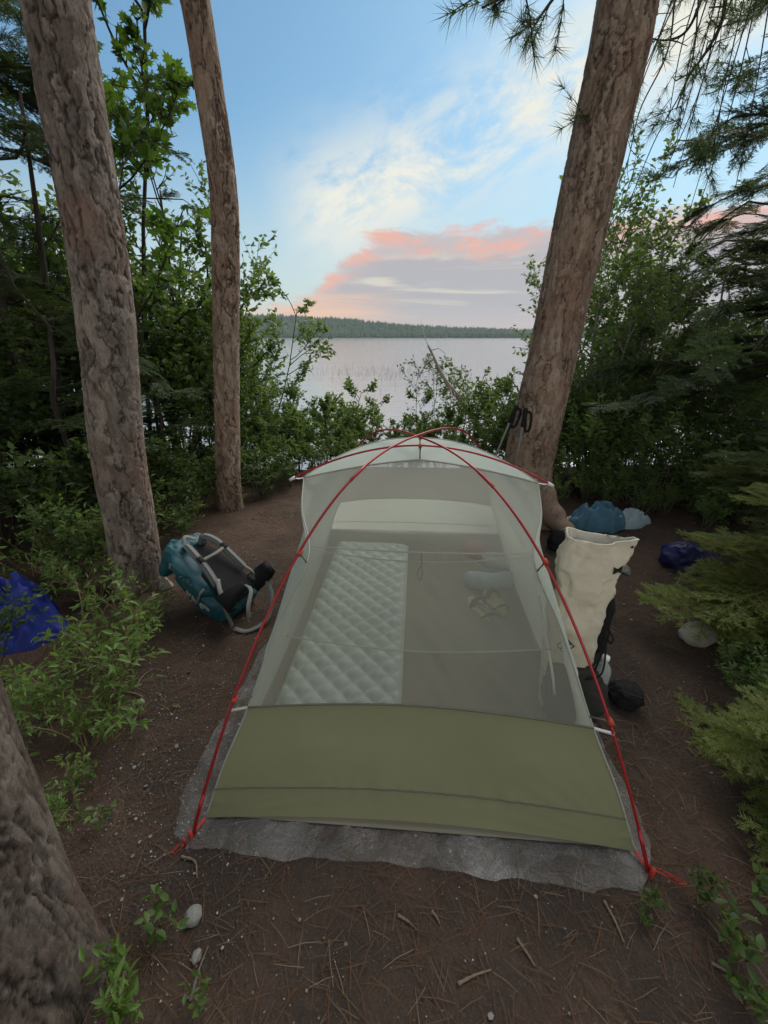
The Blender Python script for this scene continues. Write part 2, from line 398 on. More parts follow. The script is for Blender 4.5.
# low cloud bank
nb = t.noise(vec(mul(A, .13), mul(EL, .34), 2.0), 1.0, 9, .68, .3)
nb2 = t.noise(vec(mul(A, .05), mul(EL, .55), 7.0), 1.0, 6, .6, .6)
top = add(3.0, mul(t.ss(-14.0, 1.0, A), 8.8))
e2 = add(EL, mul(t.M('SUBTRACT', nb, .5), 8.0))
d2 = t.M('SUBTRACT', top, e2)
bank = t.ss(-.4, 1.3, d2)
nb3 = t.noise(vec(mul(A, .22), mul(EL, .5), 11.0), 1.0, 6, .6, .3)
sal = t.mix(t.ss(.42, .60, nb3), kc((.86, .47, .38)), kc((.60, .53, .54)))
bcol = t.mix(t.ss(1.0, 4.4, d2), sal, kc((.47, .455, .49)))
bcol = t.mix(mul(t.ss(.5, .66, nb2), t.ss(1.5, 4.0, d2)), bcol, kc((.72, .68, .57)))
hz = t.M('SUBTRACT', 1.0, t.ss(.4, 4.2, EL))
bcol = t.mix(mul(hz, .75), bcol, kc((.63, .52, .51)))
lft = mul(t.M('SUBTRACT', 1.0, t.ss(-6.0, 5.0, A)), t.M('SUBTRACT', 1.0, t.ss(3.5, 6.0, EL)))
bcol = t.mix(mul(lft, t.ss(.3, .6, nb2)), bcol, kc((.95, .58, .38)))
col = t.mix(mul(bank, .95), col, bcol)
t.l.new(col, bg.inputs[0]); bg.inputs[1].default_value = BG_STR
vs = sc.view_settings; vs.view_transform = 'Standard'; vs.look = 'None'; vs.exposure = EXPO; vs.gamma = 1; vs.use_curve_mapping = False
sc.cycles.max_bounces = 8; sc.cycles.transparent_max_bounces = 24; sc.cycles.diffuse_bounces = 4
sc.cycles.use_denoising = True

# ------------------------------------------------------------------ ground, lake, far shore
LAKE_Z = -1.3
def gz(x, y):
    x = np.asarray(x, float); y = np.asarray(y, float)
    z = (fbm(np.stack([x*.7, y*.7, 0*x], -1), 3)-.5)*.07*sstep(.9, 2.2, np.hypot((x-.1)/1.0, (y-1.7)/1.5))
    z = z+.14*sstep(1.3, 3.2, np.abs(x-.2))*sstep(.2, 1.2, y)
    return z-2.1*sstep(3.9, 10.5, y+.1*np.abs(x))
def gzn(x, y):               # with the small lumps; calm where the tent stands
    x, y = np.asarray(x, float), np.asarray(y, float); p = np.stack([x, y, 0*x], -1)
    k = .15+.85*sstep(.85, 1.15, np.maximum(np.abs(x-.14)/.85, np.abs(y-1.75)/1.3))
    return gz(x, y)+k*((fbm(p*9, 4, 5)-.5)*.022+(fbm(p*30, 2, 9)-.5)*.008)
def axis(lo, hi, fine_lo, fine_hi, step):
    f = np.arange(fine_lo, fine_hi, step); g = np.geomspace(step, hi-fine_hi, 40); k = np.geomspace(step, fine_lo-lo, 40)
    return np.concatenate([(fine_lo-k)[::-1], f, fine_hi-step+g])
xs, ys = axis(-400, 400, -3.0, 3.0, .022), axis(-400, 60, .05, 4.6, .022)
X, Y = np.meshgrid(xs, ys)
Z = gz(X, Y)
near = (np.abs(X) < 4) & (Y > -.5) & (Y < 6)
Z[near] = gzn(X[near], Y[near])
mb = MB().add(np.stack([X, Y, Z], -1), grid_faces(len(ys), len(xs)))
tag(mb.build('ground', MAT['soil']), kind='structure')
mb = MB(); yy = np.concatenate([np.linspace(3.5, 60, 30), np.geomspace(64, 1400, 20)])
Xw, Yw = np.meshgrid(np.linspace(-1800, 1800, 25), yy)
mb.add(np.stack([Xw, Yw, Xw*0+LAKE_Z], -1), grid_faces(len(yy), 25))
tag(mb.build('lake_water', MAT['water']), kind='structure')
rng = np.random.default_rng(7)
def hill_h(x, y):
    prof = np.interp(x, [-1600, -700, -153, 60, 266, 700, 1600], [60, 56, 34, 17, 7, 10, 22])
    return LAKE_Z-.5+prof*sstep(795, 960, y)*(1+.35*(fbm(np.stack([x*.008, y*.004, 0*x], -1), 3, 3)-.5))+2.0*sstep(790, 812, y)
xs = np.linspace(-1800, 1800, 160); ys = np.linspace(790, 1250, 30); X, Y = np.meshgrid(xs, ys)
mb = MB().add(np.stack([X, Y, hill_h(X, Y)], -1), grid_faces(30, 160))
tag(mb.build('hills', MAT['hill']), kind='structure')
mb = MB(); n = 7500
fx = rng.uniform(-800, 800, n); fy = 800+rng.uniform(0, 1, n)**1.6*190; fz = hill_h(fx, fy)
k = 6; a = np.arange(k)*2*PI/k
tv = [[0, 0, 1.0]]
for hh, rr in ((.62, .10), (.6, .2), (.3, .19), (.28, .28), (.0, .2)):
    tv += [[math.cos(q)*rr*(1+.3*math.sin(3*q+hh*9)), math.sin(q)*rr, hh] for q in a]
tv = np.array(tv); tri = np.array([[0, 1+i, 1+(i+1) % k] for i in range(k)])
qd = np.concatenate([np.array([[1+r*k+i, 1+(r+1)*k+i, 1+(r+1)*k+(i+1) % k, 1+r*k+(i+1) % k] for i in range(k)]) for r in range(4)])
hs = rng.uniform(6, 13, n); wv = rng.uniform(.8, 1.9, n)
V = np.stack([fx, fy, fz-.8], -1)[:, None]+tv[None]*np.stack([hs*wv, hs*wv, hs], -1)[:, None]
off = (np.arange(n)*len(tv))[:, None, None]
mb.add(V, [(off+tri[None]).reshape(-1, 3), (off+qd[None]).reshape(-1, 4)])
tag(mb.build('far_forest', MAT['far']), 'wooded far shore across the lake', 'forest', kind='stuff')
mb = MB(); n = 420     # thin reeds standing in the shallows
rx = np.where(rng.random(n) < .8, rng.normal(-1, 3.6, n), rng.normal(4, 1.5, n)); ry = rng.normal(34, 4.5, n); hh = rng.uniform(.12, .5, n)
for i in range(n):
    b = np.array([rx[i], ry[i], LAKE_Z-.05]); ln = rng.normal(0, .09, 2)
    tube(mb, [b, b+[ln[0]*.4, ln[1]*.4, hh[i]*.6], b+[ln[0], ln[1], hh[i]]], [.008, .007, .003], 3)
tag(mb.build('reeds', MAT['greytwig']), 'sparse thin reeds standing in the pale lake', 'reeds', kind='stuff')

def haze():
    m = bpy.data.materials.new('evening_haze'); m.use_nodes = True; t_ = NT(m.node_tree); t_.n.clear()
    o = t_.node('ShaderNodeOutputMaterial'); v = t_.node('ShaderNodeVolumePrincipled'); v.inputs['Color'].default_value = (.82, .9, .95, 1)
    v.inputs['Density'].default_value = .0002; t_.l.new(v.outputs[0], o.inputs['Volume'])
    V = np.array([[x, y, z] for z in (-5, 75) for y in (-420, 1420) for x in (-1850, 1850)], float)
    mb = MB().add(V, np.array([[0, 2, 3, 1], [4, 5, 7, 6], [0, 1, 5, 4], [2, 6, 7, 3], [0, 4, 6, 2], [1, 3, 7, 5]]))
    tag(mb.build('haze', m, smooth=False), 'thin evening haze over the lake', 'haze', kind='stuff')
haze()
# ------------------------------------------------------------------ loose litter on the ground
def litter_pts(n, xr, yr, rng):
    x = rng.uniform(*xr, n); y = rng.uniform(*yr, n)
    return x, y
n = 46000; x, y = litter_pts(n, (-2.6, 2.9), (.12, 4.4), rng); z = gzn(x, y)+rng.uniform(.001, .008, n)
az = rng.uniform(0, 2*PI, n); yd = np.stack([np.cos(az), np.sin(az), rng.normal(0, .1, n)], -1)
tv = np.array([[-.009, 0, 0], [.009, 0, 0], [.012, .5, .05], [-.008, .5, .05], [.06, 1, 0], [.047, 1.0, 0]])
mb = MB(); inst(mb, tv, np.array([[0, 1, 2, 3], [3, 2, 4, 5]]), np.stack([x, y, z], -1), yd, np.array([0, 0, 1.]), rng.uniform(.035, .085, n))
tag(mb.build('pine_needle_litter', MAT['needle'], smooth=False), 'brown fallen pine needles over the ground', 'needles', kind='stuff')
n = 12000; x = np.concatenate([rng.normal(-.75, .3, n//3), rng.uniform(-2.0, 2.2, n-n//3)]); y = np.concatenate([rng.normal(1.1, .5, n//3), rng.uniform(.15, 3.9, n-n//3)])
az = rng.uniform(0, 2*PI, n); yd = np.stack([np.cos(az), np.sin(az), rng.normal(0, .25, n)], -1)
tv = np.array([[-.35, 0, 0], [.3, .05, .05], [.42, .6, 0], [.1, 1, .08], [-.4, .7, 0]])
mb = MB(); inst(mb, tv, np.array([[0, 1, 2, 3, 4]]), np.stack([x, y, gzn(x, y)+.004], -1), yd, np.stack([rng.normal(0, .3, n), rng.normal(0, .3, n), np.ones(n)], -1), rng.lognormal(-6.0, .55, n))
tag(mb.build('bark_fleck_litter', MAT['fleck'], smooth=False), 'pale bark flecks and leaf scraps scattered over the soil', 'litter', kind='stuff')

n = 520; x, y = litter_pts(n, (-2.4, 2.6), (.15, 4.2), rng); az = rng.uniform(0, 2*PI, n)
LF = np.array([[0, 0, 0], [-.24, .3, .08], [-.2, .7, .05], [0, 1, .1], [.2, .7, .12], [.24, .3, .02], [0, .5, -.02]]); LFF = np.array([[0, 6, 1], [1, 6, 2], [2, 6, 3], [3, 6, 4], [4, 6, 5], [5, 6, 0]])
keep_ = np.maximum(np.abs(x-.14)/.85, np.abs(y-1.75)/1.3) > 1.05; x, y, az = x[keep_], y[keep_], az[keep_]; n = len(x)
mb = MB(); inst(mb, LF, LFF, np.stack([x, y, gzn(x, y)+.006], -1), np.stack([np.cos(az), np.sin(az), rng.normal(0, .12, n)], -1), np.stack([rng.normal(0, .25, n), rng.normal(0, .25, n), np.ones(n)], -1), rng.uniform(.012, .035, n))
tag(mb.build('dead_leaf_litter', MAT['deadleaf'], smooth=False), 'brown dead leaves lying on the soil', 'leaves', kind='stuff')
n = 260; x, y = litter_pts(n, (-2.4, 2.6), (.15, 4.2), rng); mb = MB()
for i in range(n):
    if max(abs(x[i]-.14)/.85, abs(y[i]-1.75)/1.3) < 1.05: continue
    a_ = rng.uniform(0, 2*PI); l = rng.uniform(.03, .13); d = np.array([math.cos(a_), math.sin(a_), 0])*l; k = rng.normal(0, .12, 2)*l; b = np.array([x[i], y[i], float(gzn(x[i], y[i]))+.004])
    tube(mb, [b, b+d*.5+[k[0], k[1], .004], b+d+[0, 0, .002]], [.0022, .0019, .001], 4)
tag(mb.build('twig_litter', MAT['stick']), 'tiny broken twigs in the needle litter', 'twigs', kind='stuff')

# ------------------------------------------------------------------ big pine trunks
tuft_tv = []; tuft_f = []
_r = np.random.default_rng(3)
for i in range(22):
    th = _r.uniform(0, 2*PI); el = _r.uniform(.1, 1.4); d = np.array([math.cos(th)*math.cos(el), math.sin(el), math.sin(th)*math.cos(el)])
    s = nrm(np.cross(d, _r.normal(size=3)))*.018; b = np.array([0, _r.uniform(-.35, .1), 0])
    tuft_tv += [b-s, b+s, b+d*_r.uniform(.8, 1.1)]; tuft_f.append([3*i, 3*i+1, 3*i+2])
tuft_tv = np.array(tuft_tv); tuft_f = np.array(tuft_f)
def crown_mesh(seed, zc, rad, hgt, n, size):
    r = np.random.default_rng(seed); mb = MB(); sites = []
    for i in range(26):
        a = r.uniform(0, 2*PI); z = zc+r.uniform(-.5, .5)*hgt; L = rad*r.uniform(.55, 1)*(1.15-abs(z-zc)/hgt)
        e = np.array([math.cos(a)*L, math.sin(a)*L, z+r.uniform(-.3, .5)])
        P = spline([[0, 0, z-.3], e*[.5, .5, 1]+[0, 0, .05-.1], e], 8); tube(mb, P, np.linspace(.05, .012, 8), 5, 1)
        for q in range(5):
            j = r.integers(3, 8); d = nrm(r.normal(size=3)*[1, 1, .5]); tube(mb, [P[j], P[j]+d*.35, P[j]+d*.7], [.015, .01, .006], 4, 1)
            sites += [P[j]+d*r.uniform(.1, .75) for _ in range(n//130)]
    sites = np.array(sites)+r.normal(0, .12, (len(sites), 3))
    inst(mb, tuft_tv, tuft_f, sites, nrm(r.normal(size=(len(sites), 3))+[0, 0, .6]), r.normal(size=(len(sites), 3)), r.uniform(.8, 1.2, len(sites))*size)
    return mb
def pine(name, path, rads, label, m='pine', seed=1, dense=3.9, crown=None, dead=True, nseg=180, flare=.25, zs=.8, fm=1.0):
    path = np.array(path, float); base = path[0].copy()
    root = empty(name, base); tag(root, label, 'tree', 'tall pines around the tent')
    P = spline(path-base, 400); P = resample(P, 700)
    zz = P[:, 2]; keep = [0]
    for i in range(1, 700):
        st = .007 if zz[i]+base[2] < dense else .12
        if np.linalg.norm(P[i]-P[keep[-1]]) >= st: keep.append(i)
    # finer rows than 700 where dense
    Pd = resample(P[:max(k for k in keep if zz[k]+base[2] < dense or k == 0)+1], int(dense/.0065)); P = np.vstack([Pd, P[[k for k in keep if zz[k]+base[2] >= dense]]])
    hfr = P[:, 2]
    rad = np.interp(hfr, [q[0] for q in rads], [q[1] for q in rads])
    rad = rad*(1+flare*np.exp(-np.clip(hfr, 0, 9)/.16))
    T, N, B = frames(P); a = np.linspace(0, 2*PI, nseg, endpoint=False)
    rd = N[:, None]*np.cos(a)[None, :, None]+B[:, None]*np.sin(a)[None, :, None]
    lob = 1+np.exp(-np.clip(hfr, 0, 9)/.13)[:, None]*.22*np.sin(a*4+seed)[None]+.025*np.sin(a*2+hfr[:, None]*1.3+seed)
    S = P[:, None]+rd*(rad[:, None]*lob)[..., None]
    q = S*[fm, fm, zs*fm]+seed*11.3
    wob = np.stack([fbm(q*12, 4, 1), fbm(q*12, 4, 2), fbm(q*12, 4, 3)], -1)-.5
    f1, f2, cid = worley(q*[25, 25, 6.8]+wob*3.2, seed)
    rdg = np.abs(fbm(q*[15, 15, 3.6]+wob*1.3, 4, seed+2)-.5); vert = np.exp(-(rdg/.022)**2)
    cell = 1-sstep(0, .10, f2-f1); keepc = sstep(.35, .6, fbm(q*7, 2, 5))
    hh = fbm(q*[34, 34, 11]+wob*2.0, 4, seed+3)*8; fr_ = hh-np.floor(hh); edge = sstep(.80, .97, fr_)
    dsp = -.009*vert-.006*cell*keepc+.0045*(cid-.5)+.0035*(.5-edge)+(fbm(q*[90, 90, 40], 3, 4)-.5)*.003+(fbm(q*4, 2, 8)-.5)*.010
    val = np.clip(vert*.85+cell*keepc*.6+edge*.35+(fbm(q*[60, 60, 20], 3, 11)-.5)*.5, 0, 1)
    S = S+rd*(dsp*.82)[..., None]
    mb = MB().add(S, [grid_faces(len(P), nseg, True), (np.arange(nseg)+(len(P)-1)*nseg)[None]])
    tr = mb.build('trunk', MAT[m], root, smooth=True)
    for an, vv in (('crack', val), ('plate', np.clip(cid*.7+.6*(fbm(q*3, 3, 21)-.35), 0, 1))):
        at = tr.data.attributes.new(an, 'FLOAT', 'POINT'); at.data.foreach_set('value', vv.ravel().astype(np.float32))
    if crown:
        zc, rr, hh = crown; top = P[-1]; c = crown_mesh(seed, 0, rr, hh, 1300, .16).build('crown', [MAT['hemlock'], MAT['twig']], root)
        c.location = (float(top[0]), float(top[1]), zc-base[2])
    return root, P+base
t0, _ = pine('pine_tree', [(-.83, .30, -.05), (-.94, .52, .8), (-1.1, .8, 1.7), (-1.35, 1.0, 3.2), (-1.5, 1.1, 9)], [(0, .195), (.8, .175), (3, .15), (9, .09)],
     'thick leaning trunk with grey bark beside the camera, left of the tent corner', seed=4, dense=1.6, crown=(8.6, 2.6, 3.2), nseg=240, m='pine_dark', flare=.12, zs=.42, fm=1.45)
b1 = gp(136, 585)
P1 = [b1+[0, 0, -.06]]+[yp(x, y, b1[1]+dy) for x, y, dy in ((133, 540, 0), (118, 450, 0), (105, 310, 0), (79, 140, 0), (56, 0, 0))]
e = P1[-1]; P1 += [e+[.12, 0, 1.2], e+[.3, 0, 7]]
t1, P1c = pine('pine_tree', P1, [(0, .138), (.4, .128), (1.4, .121), (2.5, .110), (9, .06)], 'straight grey pine trunk rising behind the teal backpack', seed=8, crown=(9.0, 2.4, 3), flare=.12)
b2 = gp(229, 508)
P2 = [b2+[0, 0, -.06]]+[yp(x, y, b2[1]) for x, y in ((228, 480), (227, 400), (226, 300), (224, 200), (211, 100), (195, 0))]
e = P2[-1]; P2 += [e+[-.08, 0, 1.2], e+[.1, 0, 6.5]]
t2, P2c = pine('pine_tree', P2, [(0, .108), (.5, .100), (1.6, .094), (3.2, .080), (9, .05)], 'slimmer pine trunk with a bend near its top, between the leaf thickets by the lake', seed=15, crown=(9.2, 2.2, 3), flare=.2, m='pine_warm')
b3 = gp(526, 518)
P3 = [b3+[0, 0, -.06]]+[yp(x, y, b3[1]) for x, y in ((527, 470), (547, 380), (566, 290), (590, 180), (612, 80), (628, 0))]
e = P3[-1]; P3 += [e+[.02, .05, 1.2], e+[.05, .1, 6.5]]
t3, P3c = pine('pine_tree', P3, [(0, .21), (.5, .188), (1.4, .168), (3.0, .153), (9, .1)], 'thick reddish pine trunk at the far end of the tent with trekking poles on it', seed=23, crown=(9.0, 2.6, 3.2), flare=.3, m='pine_warm')
# a root reaching out from the reddish trunk
mb = MB(); c = b3
tube(mb, spline([c+[.05, -.05, .26], c+[.14, -.2, .10], c+[.2, -.36, .03], c+[.26, -.55, -.03]], 24), np.linspace(.11, .04, 24)*(1+.1*np.sin(np.arange(24))), 14)
o = mb.build('root', MAT['pine_warm'], t3); o.location = -Vector(b3+[0, 0, -.06])
# needle sprays and dead limbs of the reddish pine high up
mb = MB(); mb2 = MB(); rg = np.random.default_rng(5)
def needle_branch(pts, r, ntuft, size, twig=4):
    P = spline(pts, 26); tube(mb2, P, np.linspace(r, r*.35, 26), 6)
    for q in range(twig):
        j = int(26*(.3+.68*q/twig)); d = nrm(nrm(P[min(j+1, 25)]-P[j-1])+rg.normal(0, .7, 3)); E_ = P[j]+d*rg.uniform(.12, .3)
        tube(mb2, [P[j], (P[j]+E_)/2+rg.normal(0, .01, 3), E_], [r*.4, r*.3, r*.2], 4)
        k_ = ntuft; s = np.array([P[j]+(E_-P[j])*u for u in np.linspace(.4, 1, k_)])
        inst(mb, tuft_tv, tuft_f, s, np.tile(d, (k_, 1))+rg.normal(0, .15, (k_, 3)), rg.normal(size=(k_, 3)), rg.uniform(.85, 1.15, k_)*size)
def W3(px, py, Y): return yp(px, py, Y)
needle_branch([W3(612, 80, 3.0)+[0, -.1, .9], W3(560, -60, 2.7), W3(515, -12, 2.6), W3(482, 8, 2.55)], .012, 4, .1, 7)
needle_branch([W3(600, -60, 2.9), W3(560, -10, 2.8), W3(538, 20, 2.75), W3(531, 36, 2.72)], .01, 4, .095, 5)
needle_branch([W3(612, 80, 3.1), W3(600, 110, 3.0), W3(590, 120, 2.95), W3(579, 124, 2.9)], .007, 3, .085, 3)
for i in range(11):
    x0 = 668+i*9+rg.uniform(-6, 6); k_ = rg.uniform(.6, 1.4)
    needle_branch([W3(x0+30, -100, 3.4), W3(x0+14, -30+rg.uniform(-15, 15), 3.3), W3(x0-12*k_, 40+i*6+rg.uniform(-15, 15), 3.2), W3(x0-40*k_+rg.uniform(-8, 8), 70+i*9+50*k_, 3.1)], .006, 3, .085, 6)
o = mb.build('needle_tuft', MAT['hemlock'], t3); o.location = -Vector(b3+[0, 0, -.06])
for pts, r in (([(728, -30), (722, 20), (706, 52), (688, 78), (676, 110)], .013), ([(712, -30), (690, 26), (668, 40), (640, 36)], .010), ([(676, -20), (668, 50), (640, 110), (628, 160), (610, 205)], .006),
               ([(700, -20), (690, 70), (655, 140), (630, 200), (610, 245)], .005)):
    P = spline([W3(x, y, 3.35) for x, y in pts], 24); tube(mb2, P, np.linspace(r, r*.35, 24), 6)
    for q in range(7):
        j = rg.integers(4, 23); d = nrm(rg.normal(size=3)+[0, 0, -.3]); tube(mb2, [P[j], P[j]+d*.08, P[j]+d*.13+rg.normal(0, .03, 3)], [r*.4, r*.3, r*.15], 4)
o = mb2.build('branch', MAT['twig'], t3); o.location = -Vector(b3+[0, 0, -.06])
# ring of taller pines behind the camera and to the sides: they shade the camp
src = t0
pr, _ = pine('pine_tree', [(-2.6, -2.2, -.05), (-2.6, -2.2, 2), (-2.5, -2.2, 11)], [(0, .2), (3, .17), (11, .08)], 'tall pine standing in the woods behind the camp', seed=31, dense=.3, crown=(6.8, 3.0, 5.0), nseg=40)
for i, (x, y, s) in enumerate([(3.4, -4.6, 1.0), (-6.0, .2, .95), (6.6, 1.6, .95)]):
    copy_tree(pr, (x, y, 0), i*1.7, s)
pr['group'] = 'pines in the woods behind the camp'
for o in COL.objects:
    if o.get('label') == 'tall pine standing in the woods behind the camp': o['group'] = 'pines in the woods behind the camp'

# ------------------------------------------------------------------ plants
LEAF6 = (np.array([[0, 0, 0], [0, .35, -.03], [0, .7, -.05], [0, 1, -.16], [-.24, .3, .05], [-.2, .68, .01], [.24, .3, .05], [.2, .68, .01]]),
         [np.array([[0, 1, 4], [2, 3, 5], [0, 6, 1], [2, 7, 3]]), np.array([[1, 2, 5, 4], [1, 6, 7, 2]])])
LEAFN = (LEAF6[0]*[.62, 1, 1], LEAF6[1])
LEAF2 = (np.array([[0, 0, 0], [-.27, .5, .05], [0, 1, -.12], [.27, .5, .05]]), [np.array([[0, 3, 2, 1]])])
_m = [(0, 0), (.10, .12), (.42, .05), (.30, .30), (.55, .48), (.30, .55), (.32, .78), (.13, .70), (0, 1.05)]
_mp = _m+[(-x, y) for x, y in _m[-2:0:-1]]
MAPLE = (np.array([[0, .4, .03]]+[[x, y, -.12*(abs(x)+max(y-.5, 0))] for x, y in _mp]), [np.array([[0, 1+i, 1+(i+1) % len(_mp)] for i in range(len(_mp))])[:, [0, 2, 1]]])
def grow(r, p, d, L, rad, depth, out, up=.15, jit=.22, nch=(4, 6), ratio=.5, ang=.8, start=.25):
    n = 7; P = [np.array(p, float)]; d = nrm(d)
    for i in range(n-1):
        d = nrm(d+r.normal(0, jit/2, 3)+np.array([0, 0, up/3])); P.append(P[-1]+d*L/(n-1))
    P = np.array(P); out['t'].append((P, np.linspace(rad, max(rad*.4, .0008), n)))
    T = nrm(np.gradient(P, axis=0))
    if depth == 0:
        for u in np.linspace(.12, 1, out['per']):
            x = u*(n-1); i = min(int(x), n-2); out['p'].append(P[i]+(P[i+1]-P[i])*(x-i)); out['d'].append(T[i])
        return
    for c in range(r.integers(nch[0], nch[1]+1)):
        u = r.uniform(start, 1.0); x = u*(n-1); i = min(int(x), n-2); q = P[i]+(P[i+1]-P[i])*(x-i)
        side = nrm(np.cross(T[i], r.normal(size=3))); dd = T[i]*math.cos(ang)+side*math.sin(ang)
        grow(r, q, dd, L*ratio*r.uniform(.7, 1.15)*(1.15-.5*u), rad*.5, depth-1, out, up, jit, nch, ratio, ang, start)
    for u in (.75, .9, 1.0):
        i = int(u*(n-1)); out['p'].append(P[i]); out['d'].append(T[i])
def leaf_on(mb, r, out, tmpl, size, spread=1.0, flat=.5, mat=0, mult=1):
    p = np.repeat(np.array(out['p']), mult, 0); d = np.repeat(np.array(out['d']), mult, 0); n = len(p)
    side = nrm(r.normal(size=(n, 3))*[1, 1, .55]); yd = nrm(d*.55+side*spread+[0, 0, -.1])
    nh = nrm(np.array([0, 0, 1.])*(flat+.15)+r.normal(0, 1-flat*.6, (n, 3)))
    inst(mb, tmpl[0], tmpl[1], p+r.normal(0, .004, (n, 3)), yd, nh, r.uniform(.65, 1.2, n)*size, mat)
def shrub(name, loc, seed, h, stems, lean, leaf, size, lm, label, cat='shrub', group=None, depth=2, per=5, rad=.012, bark='twig', nch=(4, 6), spreadang=.55, up=.2, ratio=.5, mult=1, flat=.5, ang=.8, jit=.22):
    r = np.random.default_rng(seed); out = dict(t=[], p=[], d=[], per=per)
    for s in range(stems):
        a = r.uniform(0, 2*PI); w = r.uniform(.1, 1)*spreadang
        d = np.array([math.cos(a)*w+lean[0], math.sin(a)*w+lean[1], 1])
        grow(r, np.array([math.cos(a), math.sin(a), 0])*.05*min(h, 1), d, h*r.uniform(.75, 1.1), rad*r.uniform(.7, 1.1), depth, out, up, jit, nch, ratio, ang)
    root = empty(name, loc); tag(root, label, cat, group)
    mb = MB()
    for P, rd in out['t']: tube(mb, P, rd, 5 if rd[0] > .003 else 3, cap=False)
    mb.build('stem', MAT[bark], root)
    mb = MB(); leaf_on(mb, r, out, leaf, size, flat=flat, mult=mult); mb.build('foliage', MAT[lm], root)
    return root
def fir_branch(seed, L, sp, nl, nw, side=.5, step=.035, sub=.03, droop=.12, density=1.0):
    """flat fir spray along +Y: twig tubes and needles; returns (V,F) for twigs and needles"""
    r = np.random.default_rng(seed); tw = MB(); P0 = []; D0 = []
    def axisline(p, d, l, lvl):
        n = max(3, int(l/.03)); P = [p]; dd = d.copy()
        for i in range(n):
            dd = nrm(dd+r.normal(0, .05, 3)+[0, 0, -droop*.1*(1 if lvl == 0 else .6)]); P.append(P[-1]+dd*l/n)
        P = np.array(P); tube(tw, P, np.linspace(.006*L/.7 if lvl == 0 else .0022, .0012, n+1), 4, cap=False)
        m = max(3, int(l/sp)); x = np.linspace(.02 if lvl else .3, 1, m)*n; i = np.minimum(x.astype(int), n-1)
        P0.append(P[i]+(P[i+1]-P[i])*(x-i)[:, None]); D0.append(nrm(P[i+1]-P[i])); return P, n
    P, n = axisline(np.zeros(3), np.array([0, 1., .05]), L, 0)
    k = int(L/step)
    for j in range(2, k):
        u = j/k
        if r.random() > density: continue
        i = min(int(u*n), n-1); T = nrm(P[i+1]-P[i]); sg = 1 if j % 2 else -1
        d = nrm(T*.75+np.array([sg*.85, 0, r.normal(0, .12)])); l = side*L*(1-u)**.8*min(1, u*4)*r.uniform(.75, 1.1)+.05
        Q, m = axisline(P[i], d, l, 1)
        for jj in range(1, int(l/sub)):
            uu = jj*sub/l; ii = min(int(uu*m), m-1); s2 = 1 if jj % 2 else -1
            T2 = nrm(Q[ii+1]-Q[ii]); d2 = nrm(T2*.8+np.cross(T2, [0, 0, 1])*s2*.8+[0, 0, r.normal(0, .12)]); l2 = (.38*l*(1-uu)+.025)*r.uniform(.7, 1.1)
            axisline(Q[ii], d2, l2, 2)
    p = np.concatenate(P0); d = np.concatenate(D0); n = len(p); sg = np.where(np.arange(n) % 2, 1., -1.)[:, None]
    lat = np.cross(d, np.tile([0, 0, 1.], (n, 1)))
    yd = nrm(d*.65+lat*sg*.8+np.stack([r.normal(0, .12, n), r.normal(0, .12, n), r.normal(.18, .2, n)], -1))
    mbn = MB(); tv = np.array([[-.5*nw/nl, 0, 0], [.5*nw/nl, 0, 0], [0.25*nw/nl, 1, 0], [-.25*nw/nl, 1, 0]])
    inst(mbn, tv, np.array([[0, 1, 2, 3]]), p, yd, np.array([0, 0, 1.])+r.normal(0, .2, (n, 3)), r.uniform(.75, 1.15, n)*nl)
    return tw, mbn
def merged(mb):
    V = np.concatenate(mb.V); F = {}
    for f, m in mb.F: F.setdefault(f.shape[1], []).append(f)
    return V, [np.concatenate(f) for f in F.values()]
FB = [tuple(map(merged, fir_branch(40+i, .75, .0027, .021, .0036, .56, .034, .024))) for i in range(3)]
HB = [tuple(map(merged, fir_branch(60+i, .75, .0055, .024, .0085, .72, .05, .036, droop=.15, density=.85))) for i in range(3)]
def put_branches(mbt, mbn, lib, r, pos, yd, nh, sc_):
    which = r.integers(0, len(lib), len(pos))
    for k in range(len(lib)):
        m = which == k
        if m.any():
            inst(mbt, lib[k][0][0], lib[k][0][1], pos[m], yd[m], nh[m], sc_[m]); inst(mbn, lib[k][1][0], lib[k][1][1], pos[m], yd[m], nh[m], sc_[m])
